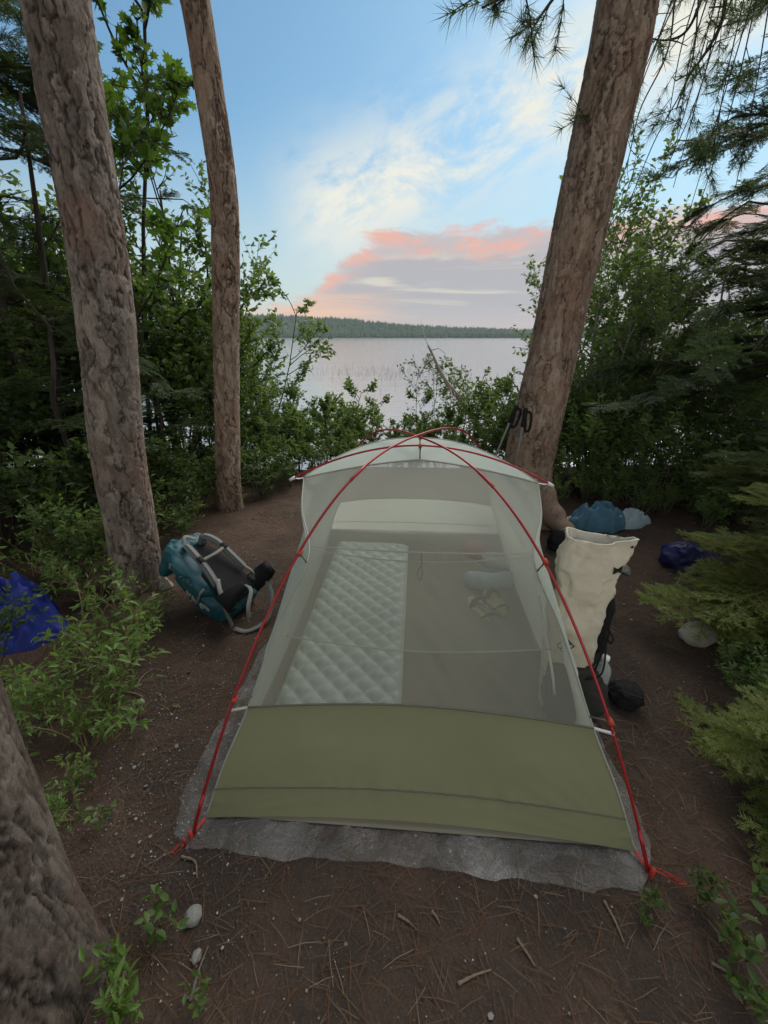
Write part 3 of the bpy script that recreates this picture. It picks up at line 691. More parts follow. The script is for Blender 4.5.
def conifer(name, loc, seed, h, z0, reach, nbr, lib, nm, label, group=None, trunk_r=.04, bark='twig', azr=(0, 2*PI), droop=.15, blen=.8, spine=True):
    r = np.random.default_rng(seed); root = empty(name, loc); tag(root, label, 'tree', group)
    mt, mn = MB(), MB()
    T = np.array([[r.normal(0, .01)*i, r.normal(0, .01)*i, h*i/9] for i in range(10)]); tube(mt, T, np.linspace(trunk_r, .006, 10), 8)
    pos, yd, s = [], [], []
    for i in range(nbr):
        u = (i+r.random())/nbr; z = z0+(h-z0)*u; a = r.uniform(*azr); L = reach*(1-u*.85)*r.uniform(.7, 1.1)
        d = np.array([math.cos(a), math.sin(a), .35*u-droop+r.normal(0, .08)]); d = nrm(d)
        b = np.array([np.interp(z, T[:, 2], T[:, 0]), np.interp(z, T[:, 2], T[:, 1]), z])
        if spine and L > blen*1.3:      # bare limb carrying several sprays
            P = spline([b, b+d*L*.35+r.normal(0, .05, 3)*L, b+d*L*.7+r.normal(0, .06, 3)*L, b+d*L+[0, 0, -.10*L]], 10); tube(mt, P, np.linspace(.012*L/2+.004, .004, 10), 5)
            for q in range(int(6+L*7)):
                j = r.uniform(2, 9); jj = int(j); p = P[jj]; tt = nrm(P[min(jj+1, 9)]-P[jj-1]); sd = np.cross(tt, [0, 0, 1])*(1 if q % 2 else -1)
                pos.append(p); yd.append(nrm(tt*.8+sd*r.uniform(.2, 1)+[0, 0, r.normal(-.1, .15)])); s.append(r.uniform(.55, 1.0)*blen*(1.15-j/14))
            pos.append(P[9]); yd.append(tt); s.append(blen*.7)
        else:
            pos.append(b); yd.append(d); s.append(L/.85)
    pos, yd, s = np.array(pos), np.array(yd), np.array(s); nh = np.array([0, 0, 1.])+r.normal(0, .18, pos.shape)
    put_branches(mt, mn, lib, r, pos, yd, nh, s)
    mt.build('trunk', MAT[bark], root); mn.build('crown', MAT[nm], root); return root
def G(x, y, dz=0): return (x, y, float(gz(x, y))+dz)

# --- young firs with yellow-green tips at the right edge
for loc, sd_, h, z0, reach, nb_, az_, lab, nm in (
    ((1.56, .83), 1, .75, .05, .78, 20, (1.6, 4.3), 'young fir with bright yellow-green tips hanging over the path by the tent corner cord', 'fir'),
    ((2.05, 1.62), 2, 1.05, .15, .85, 30, (1.7, 4.6), 'bushy young fir spreading yellow-green boughs above the pale rock', 'fir'),
    ((2.62, 2.2), 3, 1.35, .2, .85, 34, (1.5, 4.7), 'young fir with a bright bough reaching in above the navy sack', 'fir_mid')):
    conifer('fir_sapling', G(*loc, -.02), sd_, h, z0, reach, nb_, FB, nm, lab, 'young firs along the right side', .022, 'firtwig', az_, -.02, .8, False)
# --- hemlock at upper right and dark conifers on both sides
conifer('hemlock_tree', G(3.75, 3.35, -.02), 11, 6.2, .9, 2.3, 62, HB, 'hemlock', 'tall dark hemlock whose drooping boughs fill the upper right corner', None, .09, 'twig', (1.7, 4.6), .12, .75)
conifer('hemlock_tree', G(4.6, 4.8, -.02), 12, 6.0, .5, 2.0, 40, HB, 'fir_mid', 'mid green conifer standing behind the hemlock above the lakeside bushes', None, .08, 'twig', (1.4, 4.8), .1, .75)
conifer('spruce_tree', G(-3.05, 3.6, -.02), 13, 7.0, 1.0, 1.75, 64, HB, 'hemlock', 'dark spruce with bare lower limbs left of the grey pine trunk', None, .075, 'twig', (-1.2, 4.4), .2, .7)
hm = conifer('hemlock_sapling', G(-2.35, 2.9, -.02), 14, 2.1, .15, .95, 34, HB, 'hemlock', 'dark young hemlock in the shaded thicket around the grey pine trunk', 'young hemlocks in the left thicket', .025, 'twig', (0, 2*PI), .08, .8, False)
for x, y, rz, s in ((-3.3, 2.1, 3.6, 1.1), (-2.0, 3.6, 2.4, .8), (-3.0, 2.9, 1, .95), (-3.4, 4.2, 2, 1.15), (-2.75, 3.9, 3.1, 1.1), (-4.4, 3.4, 4, 1.3), (-2.2, 4.6, 5, 1.0), (-3.9, 2.4, .3, 1.0)):
    copy_tree(hm, G(x, y, -.02), rz, s)
hr = conifer('hemlock_sapling', G(3.1, 3.1, -.02), 17, 1.6, .1, .95, 26, HB, 'fir_mid', 'bushy young hemlock in the green bank beyond the blue clothing', 'young hemlocks in the right bank', .025, 'twig', (0, 2*PI), .1, .8, False)
for x, y, rz, s in ((3.9, 2.6, 2, 1.0), (3.9, 4.3, 1, 1.0)):
    copy_tree(hr, G(x, y, -.02), rz, s)

# --- broadleaf plants
sap = shrub('maple_sapling', G(-2.35, 4.1, -.02), 21, 5.2, 1, (.16, -.03), MAPLE, .075, 'maple', 'slender maple sapling with light green leaves between the two left pine trunks', 'tree', None, 2, 6, .022, 'twig', (20, 22), .05, .25, .24, 1, .65, 1.0, .12)
shrub('maple_sapling', G(-2.75, 4.6, -.02), 22, 6.2, 1, (.17, -.03), MAPLE, .075, 'maple', 'taller maple sapling behind, its leaves against the blue sky', 'tree', None, 2, 5, .026, 'twig', (15, 17), .05, .25, .2, 1, .65, 1.0, .1)
shrub('birch_sapling', G(-1.75, 4.9, -.02), 23, 2.6, 4, (.06, .0), LEAF6, .062, 'leaf', 'tall leafy alder arching over the water right of the slimmer pine', 'shrub', None, 2, 6, .016, 'twig', (9, 11), .5, .18, .42, 2, .5)
shrub('birch_sapling', G(-1.7, 5.2, -.02), 24, 2.3, 1, (.62, .05), LEAF6, .06, 'leaf', 'alder branch reaching out over the pale lake', 'shrub', None, 2, 6, .013, 'twig', (8, 9), .1, .05, .34, 2, .5)
th = shrub('leafy_shrub', G(-2.0, 5.2, -.02), 25, 1.9, 6, (0, 0), LEAF2, .062, 'leaf', 'mid green leafy shrub in the thicket by the left shore', 'shrub', 'leafy shrubs in the left thicket', 2, 6, .012, 'twig', (6, 8), .6, .2, .45, 2, .45)
for x, y, rz, s in ((-2.9, 5.6, 1, 1.25), (-3.9, 5.2, 2, 1.4), (-5.0, 4.6, 3, 1.45), (-1.85, 4.1, 4, .62), (-1.3, 4.55, 5, .55), (-4.9, 6.2, .4, 1.6), (-2.3, 6.0, 2.6, 1.0), (-2.45, 4.75, 3.3, 1.05), (-3.3, 4.6, .9, 1.2), (-4.3, 4.0, 1.9, 1.2), (-2.1, 5.0, 1.1, .85), (-3.2, 3.6, 4.1, .8)):
    copy_tree(th, G(x, y, -.02), rz, s)
ls = shrub('leafy_shrub', G(-.62, 5.0, -.02), 26, .95, 7, (0, 0), LEAF2, .05, 'leaf', 'low dark shrub on the bank just beyond the tent', 'shrub', 'low shrubs on the bank beyond the tent', 2, 6, .009, 'twig', (6, 8), .8, .12, .45, 2, .45)
for x, y, rz, s in ((-.3, 5.3, 1, .85), (-1.0, 4.5, 2, .85), (.75, 5.2, 3, .9), (.45, 5.9, 4, .75), (1.25, 4.7, 5, 1.0), (-.7, 6.0, 2.2, 1.0), (.1, 6.3, 5.5, .6), (-1.35, 4.0, .4, .6), (-1.5, 3.75, 2.9, .5), (-.9, 4.0, 1.5, .5), (-.45, 4.4, 3.7, .55), (.9, 4.3, .9, .55), (1.5, 4.2, 2.1, .7), (-1.6, 5.3, 4.9, 1.0), (.2, 5.0, 5.9, .6)):
    copy_tree(ls, G(x, y, -.02), rz, s)
shrub('birch_sapling', G(1.15, 5.4, -.02), 27, 1.45, 5, (-.05, 0), LEAF6, .055, 'leaf', 'airy green bush by the shore left of the reddish pine', 'shrub', None, 2, 5, .011, 'twig', (6, 8), .45, .2, .42, 1, .5)
shrub('birch_sapling', G(.62, 5.75, -.02), 28, 1.55, 3, (-.06, 0), LEAF6, .045, 'leaf_blue', 'thin twiggy bush around the leaning dead stem', 'shrub', None, 2, 4, .008, 'greytwig', (6, 8), .3, .2, .36, 1, .5)
rb = shrub('birch_sapling', G(2.5, 4.7, -.02), 29, 2.5, 6, (.05, 0), LEAF2, .06, 'leaf', 'tall light green bush growing right behind the reddish pine', 'shrub', 'tall bushes behind the reddish pine', 2, 6, .014, 'birch', (8, 10), .5, .2, .42, 2, .5)
for x, y, rz, s in ((3.0, 5.3, 1, 1.0), (3.6, 5.8, 2.2, .85), (4.7, 5.9, 4.4, .9), (3.1, 4.7, .5, .75), (4.1, 4.9, 2.9, .8), (2.35, 4.2, 3.9, .6)):
    copy_tree(rb, G(x, y, -.02), rz, s)
lr = shrub('laurel_shrub', G(2.0, 3.75, -.02), 30, .72, 8, (0, 0), LEAFN, .07, 'leaf', 'low shrub with narrow upright leaves on the green bank around the blue clothing', 'shrub', 'low shrubs on the right bank', 1, 7, .007, 'greytwig', (6, 8), .7, .3, .5, 2, .3, .6)
for i, (x, y, rz, s) in enumerate(((1.6, 3.95, 1, .85), (2.55, 3.65, 2, 1.0), (2.25, 4.25, 3, 1.3), (2.9, 3.35, 4, .9), (1.75, 4.5, 5, 1.4), (2.85, 4.1, .4, 1.3), (3.3, 3.6, 1.4, 1.1), (2.6, 3.0, 2.4, .6), (3.0, 2.7, 5.2, .7), (2.2, 3.35, 4.2, .5), (1.45, 4.3, 2.2, 1.1), (2.1, 4.0, 5.4, 1.1), (3.5, 4.1, 3.1, 1.4), (3.7, 3.2, 4.6, 1.1), (2.75, 4.6, 1.2, 1.5), (1.9, 3.5, .2, .55), (2.45, 3.3, 3.6, .7), (2.5, 3.95, 2.7, 1.2), (3.2, 3.05, 1.8, .9), (4.2, 3.7, .8, 1.3), (1.62, 3.6, 4.1, .5), (1.8, 4.15, 1.9, 1.2), (2.75, 2.75, 3.3, .45), (2.0, 3.3, 2.7, .38), (2.6, 2.85, .9, .42), (1.85, 3.45, 5.1, .4), (2.35, 3.05, 1.5, .36), (3.2, 2.4, 4.4, .6), (1.45, 3.75, .3, .6), (1.9, 4.4, 2.9, 1.2), (2.3, 4.55, 5.0, 1.3), (2.75, 4.9, .3, 1.4), (1.55, 3.35, 2.9, .38), (2.15, 3.05, .6, .36), (2.45, 2.75, 4.9, .4), (2.85, 2.45, 2.1, .5), (3.3, 2.8, 3.7, .9), (2.7, 3.25, 5.6, .8), (2.05, 3.6, 1.1, .75), (1.75, 3.8, 4.4, .8), (3.6, 2.5, 1.2, .9))):
    copy_tree(lr, G(x, y, -.02), rz, s)
lf = shrub('fern_like_plant', G(-1.15, 1.22, -.01), 31, .40, 7, (.1, -.1), LEAFN, .044, 'leaf_light', 'low green bush with narrow leaves in the plants along the left path edge', 'plant', 'low green bushes at the left path edge', 1, 8, .005, 'firtwig', (5, 7), 1.0, .0, .5, 1, .75, .8)
for x, y, rz, s, lb in ((-1.42, 1.5, 1, .95, None), (-1.1, 1.0, 2.5, .6, None), (-1.62, 1.85, 3.5, .9, None), (-.98, .78, 4.2, .5, None), (-1.75, 2.3, 5, 1.1, None), (-1.95, 2.75, 2.2, 1.2, None), (-1.55, 2.75, 3.1, .75, None), (-1.5, 3.35, .4, .8, None), (-2.3, 2.5, 1.7, 1.3, None), (-1.2, 1.35, 3.0, .7, None), (-1.38, 1.05, 4.6, .75, None), (-1.28, 1.62, 1.9, .7, None), (-1.12, 1.12, .8, .5, None), (-2.1, 2.05, .7, 1.1, None), (-1.32, 1.16, 5.6, .8, None)):
    copy_tree(lf, G(x, y, -.01), rz, s)
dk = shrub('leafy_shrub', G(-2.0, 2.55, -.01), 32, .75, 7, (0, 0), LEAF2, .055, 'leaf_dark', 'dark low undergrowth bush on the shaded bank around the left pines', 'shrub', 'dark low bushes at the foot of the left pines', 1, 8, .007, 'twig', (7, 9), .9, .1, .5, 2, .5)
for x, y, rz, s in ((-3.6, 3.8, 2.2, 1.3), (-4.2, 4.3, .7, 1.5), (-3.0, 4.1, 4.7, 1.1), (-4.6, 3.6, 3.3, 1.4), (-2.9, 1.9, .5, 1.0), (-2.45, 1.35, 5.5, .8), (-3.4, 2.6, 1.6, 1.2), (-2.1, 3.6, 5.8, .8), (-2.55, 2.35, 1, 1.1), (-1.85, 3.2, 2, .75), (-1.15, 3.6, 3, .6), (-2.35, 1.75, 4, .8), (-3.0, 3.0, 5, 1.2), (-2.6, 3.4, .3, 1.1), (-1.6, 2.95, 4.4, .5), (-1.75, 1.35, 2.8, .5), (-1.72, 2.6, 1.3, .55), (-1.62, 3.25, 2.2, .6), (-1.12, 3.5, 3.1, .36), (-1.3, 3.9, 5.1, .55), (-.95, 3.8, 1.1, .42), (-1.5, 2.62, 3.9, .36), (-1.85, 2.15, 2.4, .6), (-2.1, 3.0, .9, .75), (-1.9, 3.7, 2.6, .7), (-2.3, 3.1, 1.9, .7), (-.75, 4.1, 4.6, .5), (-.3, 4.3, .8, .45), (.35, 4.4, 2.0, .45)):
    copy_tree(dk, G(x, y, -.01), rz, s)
# small ground plants
sp_ = shrub('seedling', (*gp(135, 1010)[:2], .0), 33, .14, 5, (0, 0), LEAFN, .034, 'leaf_light', 'bright leafy seedling at the lower left beside the thick trunk', 'plant', None, 1, 6, .003, 'firtwig', (3, 4), .5, .3, .5, 1, .3, .5)
sd2 = shrub('seedling', (*gp(160, 928)[:2], .0), 34, .10, 3, (0, 0), LEAF6, .03, 'leaf', 'small dark green seedling beside the pale round stone', 'plant', None, 1, 4, .0025, 'firtwig', (2, 3), .7, .2, .5, 1, .5)
gs_ = shrub('seedling', (*gp(700, 905)[:2], .0), 35, .09, 4, (0, 0), LEAF6, .028, 'leaf_dark', 'green leafy seedling in the plants at the lower right corner', 'plant', 'seedlings at the lower right', 1, 4, .003, 'firtwig', (2, 3), .9, .2, .5, 1, .5)
for px, py, rz, s in ((735, 960, 1, 1.2), (745, 1005, 2, 1.0), (650, 905, 3, .6), (755, 905, 4, 1.2), (765, 850, 5, 1.1), (645, 925, 1.3, .45)):
    copy_tree(gs_, (*gp(px, py)[:2], 0), rz, s)
for px, py, rz, s, lb in ((95, 830, 1.0, .8, 'small green seedling against the thick trunk at the left edge'), (85, 790, 2, .9, 'pale green seedling under the low bush by the thick trunk'), (205, 1005, 3, .7, 'small seedling in the bottom corner right of the bright one')):
    copy_tree(sd2, (*gp(px, py)[:2], 0), rz, s, lb)
for px, py, rz, s in ((735, 680, 1, 1.0), (750, 715, 3, 1.2), (738, 650, 4, .9), (765, 700, 2, 1.3), (755, 745, 5, 1.0)):
    copy_tree(lr, (*gp(px, py)[:2], -.01), rz, s*.26, 'low blue-green plant beside the pale rock under the firs', 'low plants beside the pale rock')
# thin dark stems in the thicket, pale leaning dead stem
for i, (px, pt, Y_) in enumerate(((172, 160, 5.0), (186, 182, 5.3), (198, 205, 5.1), (160, 150, 5.6), (36, 20, 3.4), (70, 92, 4.6))):
    mb = MB(); b = yp(px, 440, Y_); b[2] = float(gz(b[0], b[1]))-.05; e = yp(pt, 190+25*i if i < 4 else 90, Y_); P = spline([b, b*.7+e*.3+[.09*math.sin(i*2), 0, 0], b*.35+e*.65+[.07*math.cos(i*3), 0, 0], e], 16)
    tube(mb, P-b, np.linspace(.028 if i != 4 else .045, .008, 16), 7)
    o = mb.build('bare_stem', MAT['twig'], loc=b)
    tag(o, ['thin dark stem nearest the slimmer pine', '', '', '', 'crooked dark stem at the left edge beside the grey pine', 'thin dark stem just left of the maple sapling'][i] or 'thin dark stem rising in the shaded thicket between the pines', 'tree trunk', 'thin dark stems in the left thicket')
mb = MB(); P = spline([yp(484, 432, 5.6), yp(462, 402, 5.5), yp(444, 378, 5.45), yp(428, 345, 5.4)], 20); tube(mb, P, np.linspace(.045, .014, 20), 8)
for i in range(22):
    j = rg.integers(3, 19); d = nrm(rg.normal(size=3)*[1, 1, .4]+[-.7, 0, -.1]); l = rg.uniform(.15, .42); tube(mb, [P[j], P[j]+d*l*.5, P[j]+d*l+rg.normal(0, .04, 3)], [.006, .004, .002], 4)
tag(mb.build('dead_stem', MAT['deadwood']), 'bare pale dead stem leaning over the shore beyond the tent', 'dead tree')
mb = MB(); P = spline([yp(600, 440, 5.0), yp(622, 380, 5.0), yp(630, 330, 5.0), yp(640, 270, 5.0), yp(642, 240, 5)], 20); tube(mb, P, np.linspace(.05, .015, 20), 8)
for i in range(10):
    j = rg.integers(8, 19); d = nrm(rg.normal(size=3)+[0, 0, .3]); l = rg.uniform(.1, .4); tube(mb, [P[j], P[j]+d*l*.5, P[j]+d*l], [.005, .004, .002], 4)
tag(mb.build('dead_stem', MAT['birch']), 'pale slanting stem rising through the bushes right of the reddish pine', 'dead tree')

# ------------------------------------------------------------------ tent
TH = R(-4.0); TC = np.array([.16, 1.745, 0])
tx, ty = np.array([math.cos(TH), math.sin(TH), 0]), np.array([-math.sin(TH), math.cos(TH), 0])
tent = empty('tent', TC, TH)
tag(tent, 'pale green mesh tent on red poles pitched without its fly in the clearing', 'tent')
HW, HL = .67, 1.08
def polez(q): return 1-np.abs(q)**2.6
NL = spline([(-.648, -1.03, .02), (-.60, -.955, .165), (-.535, -.865, .315), (-.445, -.725, .56), (-.372, -.60, .728), (-.47, -.30, .765), (-.532, -.02, .80)], 61)
LV = resample(NL, 61); s_solid = float(np.interp(.315, LV[:40, 2], np.arange(40)))/60; s_tub = float(np.interp(.10, LV[:40, 2], np.arange(40)))/60
def at(C, v):
    x = np.clip(v, 0, 1)*(len(C)-1); i = np.minimum(x.astype(int), len(C)-2); return C[i]+(C[i+1]-C[i])*(x-i)[..., None]
def arch(a, b, mid, n=61, pw=1.9):
    t_ = np.linspace(0, 1, n)[:, None]; A_, B_, M_ = map(np.asarray, (a, b, mid)); return A_*(1-t_)+B_*t_+(M_-(A_+B_)/2)*(1-np.abs(2*t_-1)**pw)
tipL, tipR = np.array([-.532, -.02, .80]), np.array([.532, -.02, .80])
def coons(C0, C1, D0, D1, u, v, sag=0, sagdir=None):
    U, V_ = np.meshgrid(u, v)
    c0, c1, d0, d1 = at(C0, U), at(C1, U), at(D0, V_), at(D1, V_)
    U, V_ = U[..., None], V_[..., None]
    S_ = (1-V_)*c0+V_*c1+(1-U)*d0+U*d1-((1-U)*(1-V_)*C0[0]+U*(1-V_)*C0[-1]+(1-U)*V_*C1[0]+U*V_*C1[-1])
    if sagdir is not None: S_ = S_+np.asarray(sagdir)*sag*(np.sin(PI*U)*np.sin(PI*V_))
    return S_
FX = np.array([-1, 1, 1.]); FY = np.array([1, -1, 1.])
def endface(far):
    L_c, R_c = LV, LV*FX
    bot = arch(LV[0], LV[0]*FX, [0, -1.005, .035]); tp = arch(tipL, tipR, [0, -.07, .91] if not far else [0, -.36, .905], pw=1.4 if not far else 2.3)
    f = (lambda u, v, s=.035: coons(bot, tp, L_c, R_c, u, v, s, [0, .6, -.5]))
    return (lambda u, v: f(u, v)*(FY if far else 1))
def patch(S_, flip=False):
    f = grid_faces(*S_.shape[:2]); return S_, f[:, ::-1] if flip else f
u_ = np.linspace(0, 1, 70)
for far in (False, True):
    f = endface(far); dz = lambda S_: S_
    S1 = f(u_, np.linspace(0, s_solid, 40)).copy()
    w = (np.sin(u_*170+4*np.sin(u_*23))*.0026)[None]*np.exp(-((np.linspace(0, s_solid, 40)-s_tub)/.02)**2)[:, None]*(u_ > .3)*(u_ < .85)
    Uq, Vq = np.meshgrid(u_, np.linspace(0, 1, 40))
    for u0 in (0, 1):            # folds fanning out of the pegged corners, soft pulls along the top edge
        an_ = np.arctan2(Vq+.02, np.abs(Uq-u0)*2.2+.02); w = w+.0045*np.sin(an_*26+u0*2)*np.exp(-np.hypot(np.abs(Uq-u0)*2.2, Vq)/.35)*(1-Vq)*np.minimum(1, Vq*12)
    w = w+(fbm(np.stack([Uq*5, Vq*2.2, 0*Uq+far*5], -1), 3, 6)-.5)*.018*np.sin(PI*Uq)*np.sin(PI*Vq)
    S1[..., 1] -= w; S1[..., 2] += w
    MB().add(*patch(S1, far)).build('solid_wall', MAT['litc' if far else 'olive'], tent)
    MB().add(*patch(f(u_, np.linspace(s_solid, 1, 60)), far)).build('mesh_wall', MAT['mesh'], tent)
    mb = MB()
    for row, r in ((39, .0035), (int(round(39*s_tub/s_solid)), .0024)):
        tube(mb, S1[row]+np.array([0, -.001*(-1 if far else 1), .001]), r, 5)
    mb.build('seam', MAT['seam'], tent)
    # roof half: between brow line and ridge edge
near_arch = arch(tipL, tipR, [0, -.07, .91], pw=1.4); far_arch = arch(tipL, tipR, [0, .36, .905], pw=2.3)
U, V_ = np.meshgrid(u_, np.linspace(0, 1, 40)); A_, B_ = at(near_arch, U), at(far_arch, U)
S_ = A_*(1-V_[..., None])+B_*V_[..., None]; S_[..., 2] += .02*np.sin(PI*V_)*np.sin(PI*U)
MB().add(*patch(S_)).build('roof', MAT['roofc'], tent)
mb = MB(); tube(mb, near_arch+[0, -.002, .001], .004, 5); tube(mb, far_arch+[0, .002, .001], .004, 5); mb.build('seam', MAT['seam_pale'], tent)
for sg in (-1, 1):
    fl = FX if sg > 0 else np.ones(3)
    bot = arch(LV[0]*fl, LV[0]*fl*FY, np.array([-.615, 0, .03])*fl); tip = np.tile(tipL*fl, (61, 1))
    sidef = lambda v0, v1, n_: coons(bot, tip, LV*fl, LV*fl*FY, u_, np.linspace(v0, v1, n_), -.012, [.9*sg*-1*-1*-1 if False else -sg*.8, 0, 0])
    def sidef(v0, v1, n_, f0=sidef):
        S0 = f0(v0, v1, n_); vq = np.linspace(v0, v1, n_); Lq = at(LV, vq); xd = Lq[:, 0]+.62*(np.interp(Lq[:, 2], [.02, .8], [-.63, -.532])-Lq[:, 0])
        S0 = S0.copy(); S0[..., 0] += -sg*((xd-Lq[:, 0])*(vq < .999))[:, None]*np.sin(PI*u_)[None]**.6; return S0
    MB().add(*patch(sidef(0, .34, 20), sg < 0)).build('solid_wall', MAT['litc'], tent)
    MB().add(*patch(sidef(.34, 1, 40), sg < 0)).build('mesh_wall', MAT['mesh2'], tent)
    mb = MB(); tube(mb, LV*fl, .003, 5); tube(mb, LV*fl*FY, .003, 5); tube(mb, sidef(.34, .34, 1)[0], .003, 5)
    mb.build('seam', MAT['seam_pale'], tent)
# floor with wrinkles
U, V_ = np.meshgrid(np.linspace(-1, 1, 90), np.linspace(-1, 1, 140))
fx_, fy_ = U*.635, V_*1.02
wr = sum(.018*np.abs(np.sin((fx_*math.cos(a)+fy_*math.sin(a))*k_+p))**6 for a, k_, p in ((.5, 13, .2), (.35, 17, 1.3), (.75, 9, 2.2)))*sstep(-.05, .15, fx_)
wr = wr+(fbm(np.stack([fx_*6, fy_*6, 0*fx_], -1), 3, 4)-.5)*.02
MB().add(np.stack([fx_, fy_, .018+wr*(1-np.abs(U)**8)*(1-np.abs(V_)**8)], -1), grid_faces(140, 90)).build('floor', MAT['floor'], tent)
# poles: two crossing and the brow pole
q = np.linspace(-1, 1, 120)
for sg in (1, -1):
    mb = MB(); P = np.stack([sg*HW*q, HL*q, polez(q)*1.0-.0+(.006 if sg > 0 else -.006)], 1); P[0, 2] = P[-1, 2] = -.01
    tube(mb, P, .0045, 8)
    pl_ = mb.build('pole', MAT['red'], tent)
    for e in (.012, .335, .665, .988):
        i = int(e*119); mb = MB(); tube(mb, P[max(i-2, 0):i+3], .0058, 8); mb.build('ferrule', MAT['red'], pl_)
    for e in (0, -1):
        mb = MB(); c = P[e]; tube(mb, [c+[0, 0, -.01], c+[0, 0, .025], c+[0, 0, .05]], [.006, .0075, .005], 8); mb.build('pole_tip', MAT['redcord'], pl_)
mb = MB(); BT = np.array([-.578, -.03, .80])
P = arch(BT, BT*FX, [0, -.045, .968], 80); tube(mb, P, .0045, 8); bp = mb.build('brow_pole', MAT['red'], tent)
for e in (P[:3], P[-3:][::-1]):
    d = nrm(e[0]-e[2]); mb = MB(); tube(mb, [e[0]-d*.01, e[0]+d*.02], .0075, 8); mb.build('end_cap', MAT['whiteplastic'], bp)
for fl in (np.ones(3), FX):
    mb = MB(); ribbon(mb, [tipL*fl, (tipL*fl+BT*fl)/2+[0, 0, -.003], BT*fl], .012, [0, 0, 1], .002, 8); mb.build('tab', MAT['whiteplastic'], tent)
# clips from canopy to poles
def clip(p, q_):
    mb = MB(); p, q_ = np.array(p), np.array(q_); d = nrm(q_-p)
    tube(mb, [p, (p+q_)/2, q_-d*.006], [.003, .0025, .004], 6); o = mb.build('clip', MAT['seam'], tent)
    mb = MB(); tube(mb, [q_-[0, .011, 0], q_+[0, .011, 0]], .0085, 8); mb.build('hook', MAT['redcord'], o)
for sx_ in (-1, 1):
    for sy_ in (-1, 1):
        f_ = np.array([sx_*-1*-1, sy_*-1, 1.0]); f_ = np.array([-sx_, -sy_, 1.])*np.array([1, 1, 1])
        for s in (.83, .585):
            pole_p = np.array([-HW*s, -HL*s, polez(s)])*f_*np.array([1, 1, 1]); body = at(LV, np.array(np.interp(pole_p[2]-.04, LV[:40, 2], np.arange(40))/60))*np.array([np.sign(pole_p[0])*-1, np.sign(pole_p[1])*-1, 1])
            clip(body, pole_p)
        c = np.array([-HW, -HL, 0])*f_; b = LV[0]*f_
        mb = MB(); ribbon(mb, [b, (b+c)/2+[0, 0, .01], c+[0, 0, .012]], .009, [0, 0, 1], .002, 8); mb.build('corner_tab', MAT['redcord'], tent)
clip([0, -.07, .91], [0, -.045, .966]); clip([0, .10, .925], [0, 0, .992])
# white guy tabs half way down the near poles
for sg in (-1, 1):
    p = at(LV, np.array(s_solid))*[-sg*-1*-1, 1, 1] if False else at(LV, np.array(s_solid))*[1 if sg < 0 else -1, 1, 1]
    s = .845; e = np.array([sg*HW*s, -HL*s, polez(s)])
    mb = MB(); ribbon(mb, [p, (p+e)/2, e], .009, [0, -.5, 1], .002, 8); mb.build('tab', MAT['whiteplastic' if sg > 0 else 'seam_pale'], tent)
# hanging mesh pocket and its cords inside
mb = MB(); f = endface(False); U, V_ = np.meshgrid(np.linspace(.06, .93, 50), np.linspace(0, 1, 24))
pA = np.stack([-.40+.0*u_, -.30+0*u_, .62+0*u_], 1)
xs_ = np.linspace(-.46, .46, 50); sag = np.cos(xs_/.46*PI/2)
rows = []
for v in np.linspace(0, 1, 20):
    rows.append(np.stack([xs_*(1+.08*v), np.full(50, -.33-.24*v), .60-.25*v-.055*sag*(1-abs(2*v-1)*.2)-.02*np.sin(PI*v)], 1))
rows = np.array(rows); mb.add(*patch(rows)); pk = mb.build('mesh_pocket', fabric('pocket_mesh', (.42, .44, .36), .3, .78, bump=.05), tent)
mb = MB(); tube(mb, rows[0], .0028, 5); tube(mb, rows[-1], .0028, 5); xs2 = np.linspace(-.46, .46, 30)
tube(mb, np.stack([xs2, np.full(30, -.335), .615-.012*np.cos(xs2/.46*PI/2)], 1), .0035, 5); mb.build('cord', MAT['seam_pale'], pk)
mb = MB(); tube(mb, spline([(.015, -.335, .60), (.017, -.335, .54), (.022, -.335, .50), (.012, -.335, .47), (.002, -.335, .5), (.013, -.335, .54)], 30), .0022, 5); mb.build('loop', MAT['black'], tent)
mb = MB(); ribbon(mb, [(.46, -.335, .61), (.475, -.45, .45), (.49, -.62, .30), (.5, -.66, .22)], .009, [0, -1, .3], .002, 16); mb.build('zip_pull', MAT['whiteplastic'], tent)

def tl(x, y, z=0): return TC+tx*x+ty*y+np.array([0, 0, z])
# ground sheet
out_px = [(172, 838), (182, 800), (205, 752), (240, 690), (262, 650)]
edge = [gp(*p)[:2] for p in out_px]+[tl(-.70, 0)[:2], tl(-.70, 1.1)[:2], tl(.70, 1.1)[:2], tl(.71, 0.1)[:2]]+[gp(*p)[:2] for p in ((604, 745), (630, 800), (652, 846), (655, 866), (640, 893), (560, 888), (470, 877), (400, 868), (330, 864), (255, 858), (196, 848))]
edge = np.array([[*e, 0] for e in edge]); E_ = np.array([np.vstack([edge, edge[:1]])])[0]; E_ = resample(E_, 360)[:-1]
E_[:, :2] += (fbm(E_*14+3, 3, 2)-.5)[:, None]*nrm(E_-E_.mean(0))[:, :2]*.045
c = E_.mean(0); rr = np.linspace(0, 1, 46)**.6
S_ = c+(E_-c)[None]*rr[:, None, None]
Pq = S_*1.0
S_[..., 2] = gzn(S_[..., 0], S_[..., 1])*sstep(.5, 1, rr)[:, None]+.009+(np.abs(fbm(Pq*16, 4, 3)-.5)*.035+(fbm(Pq*45, 2, 6)-.5)*.012)*sstep(.72, .95, rr)[:, None]*(1-.75*sstep(.97, 1, rr))[:, None]
S_[..., 2] = np.where((rr < .72)[:, None], .007, S_[..., 2])
MBs = MB().add(S_, grid_faces(46, len(E_), True)); o = MBs.build('ground_sheet', MAT['film'])
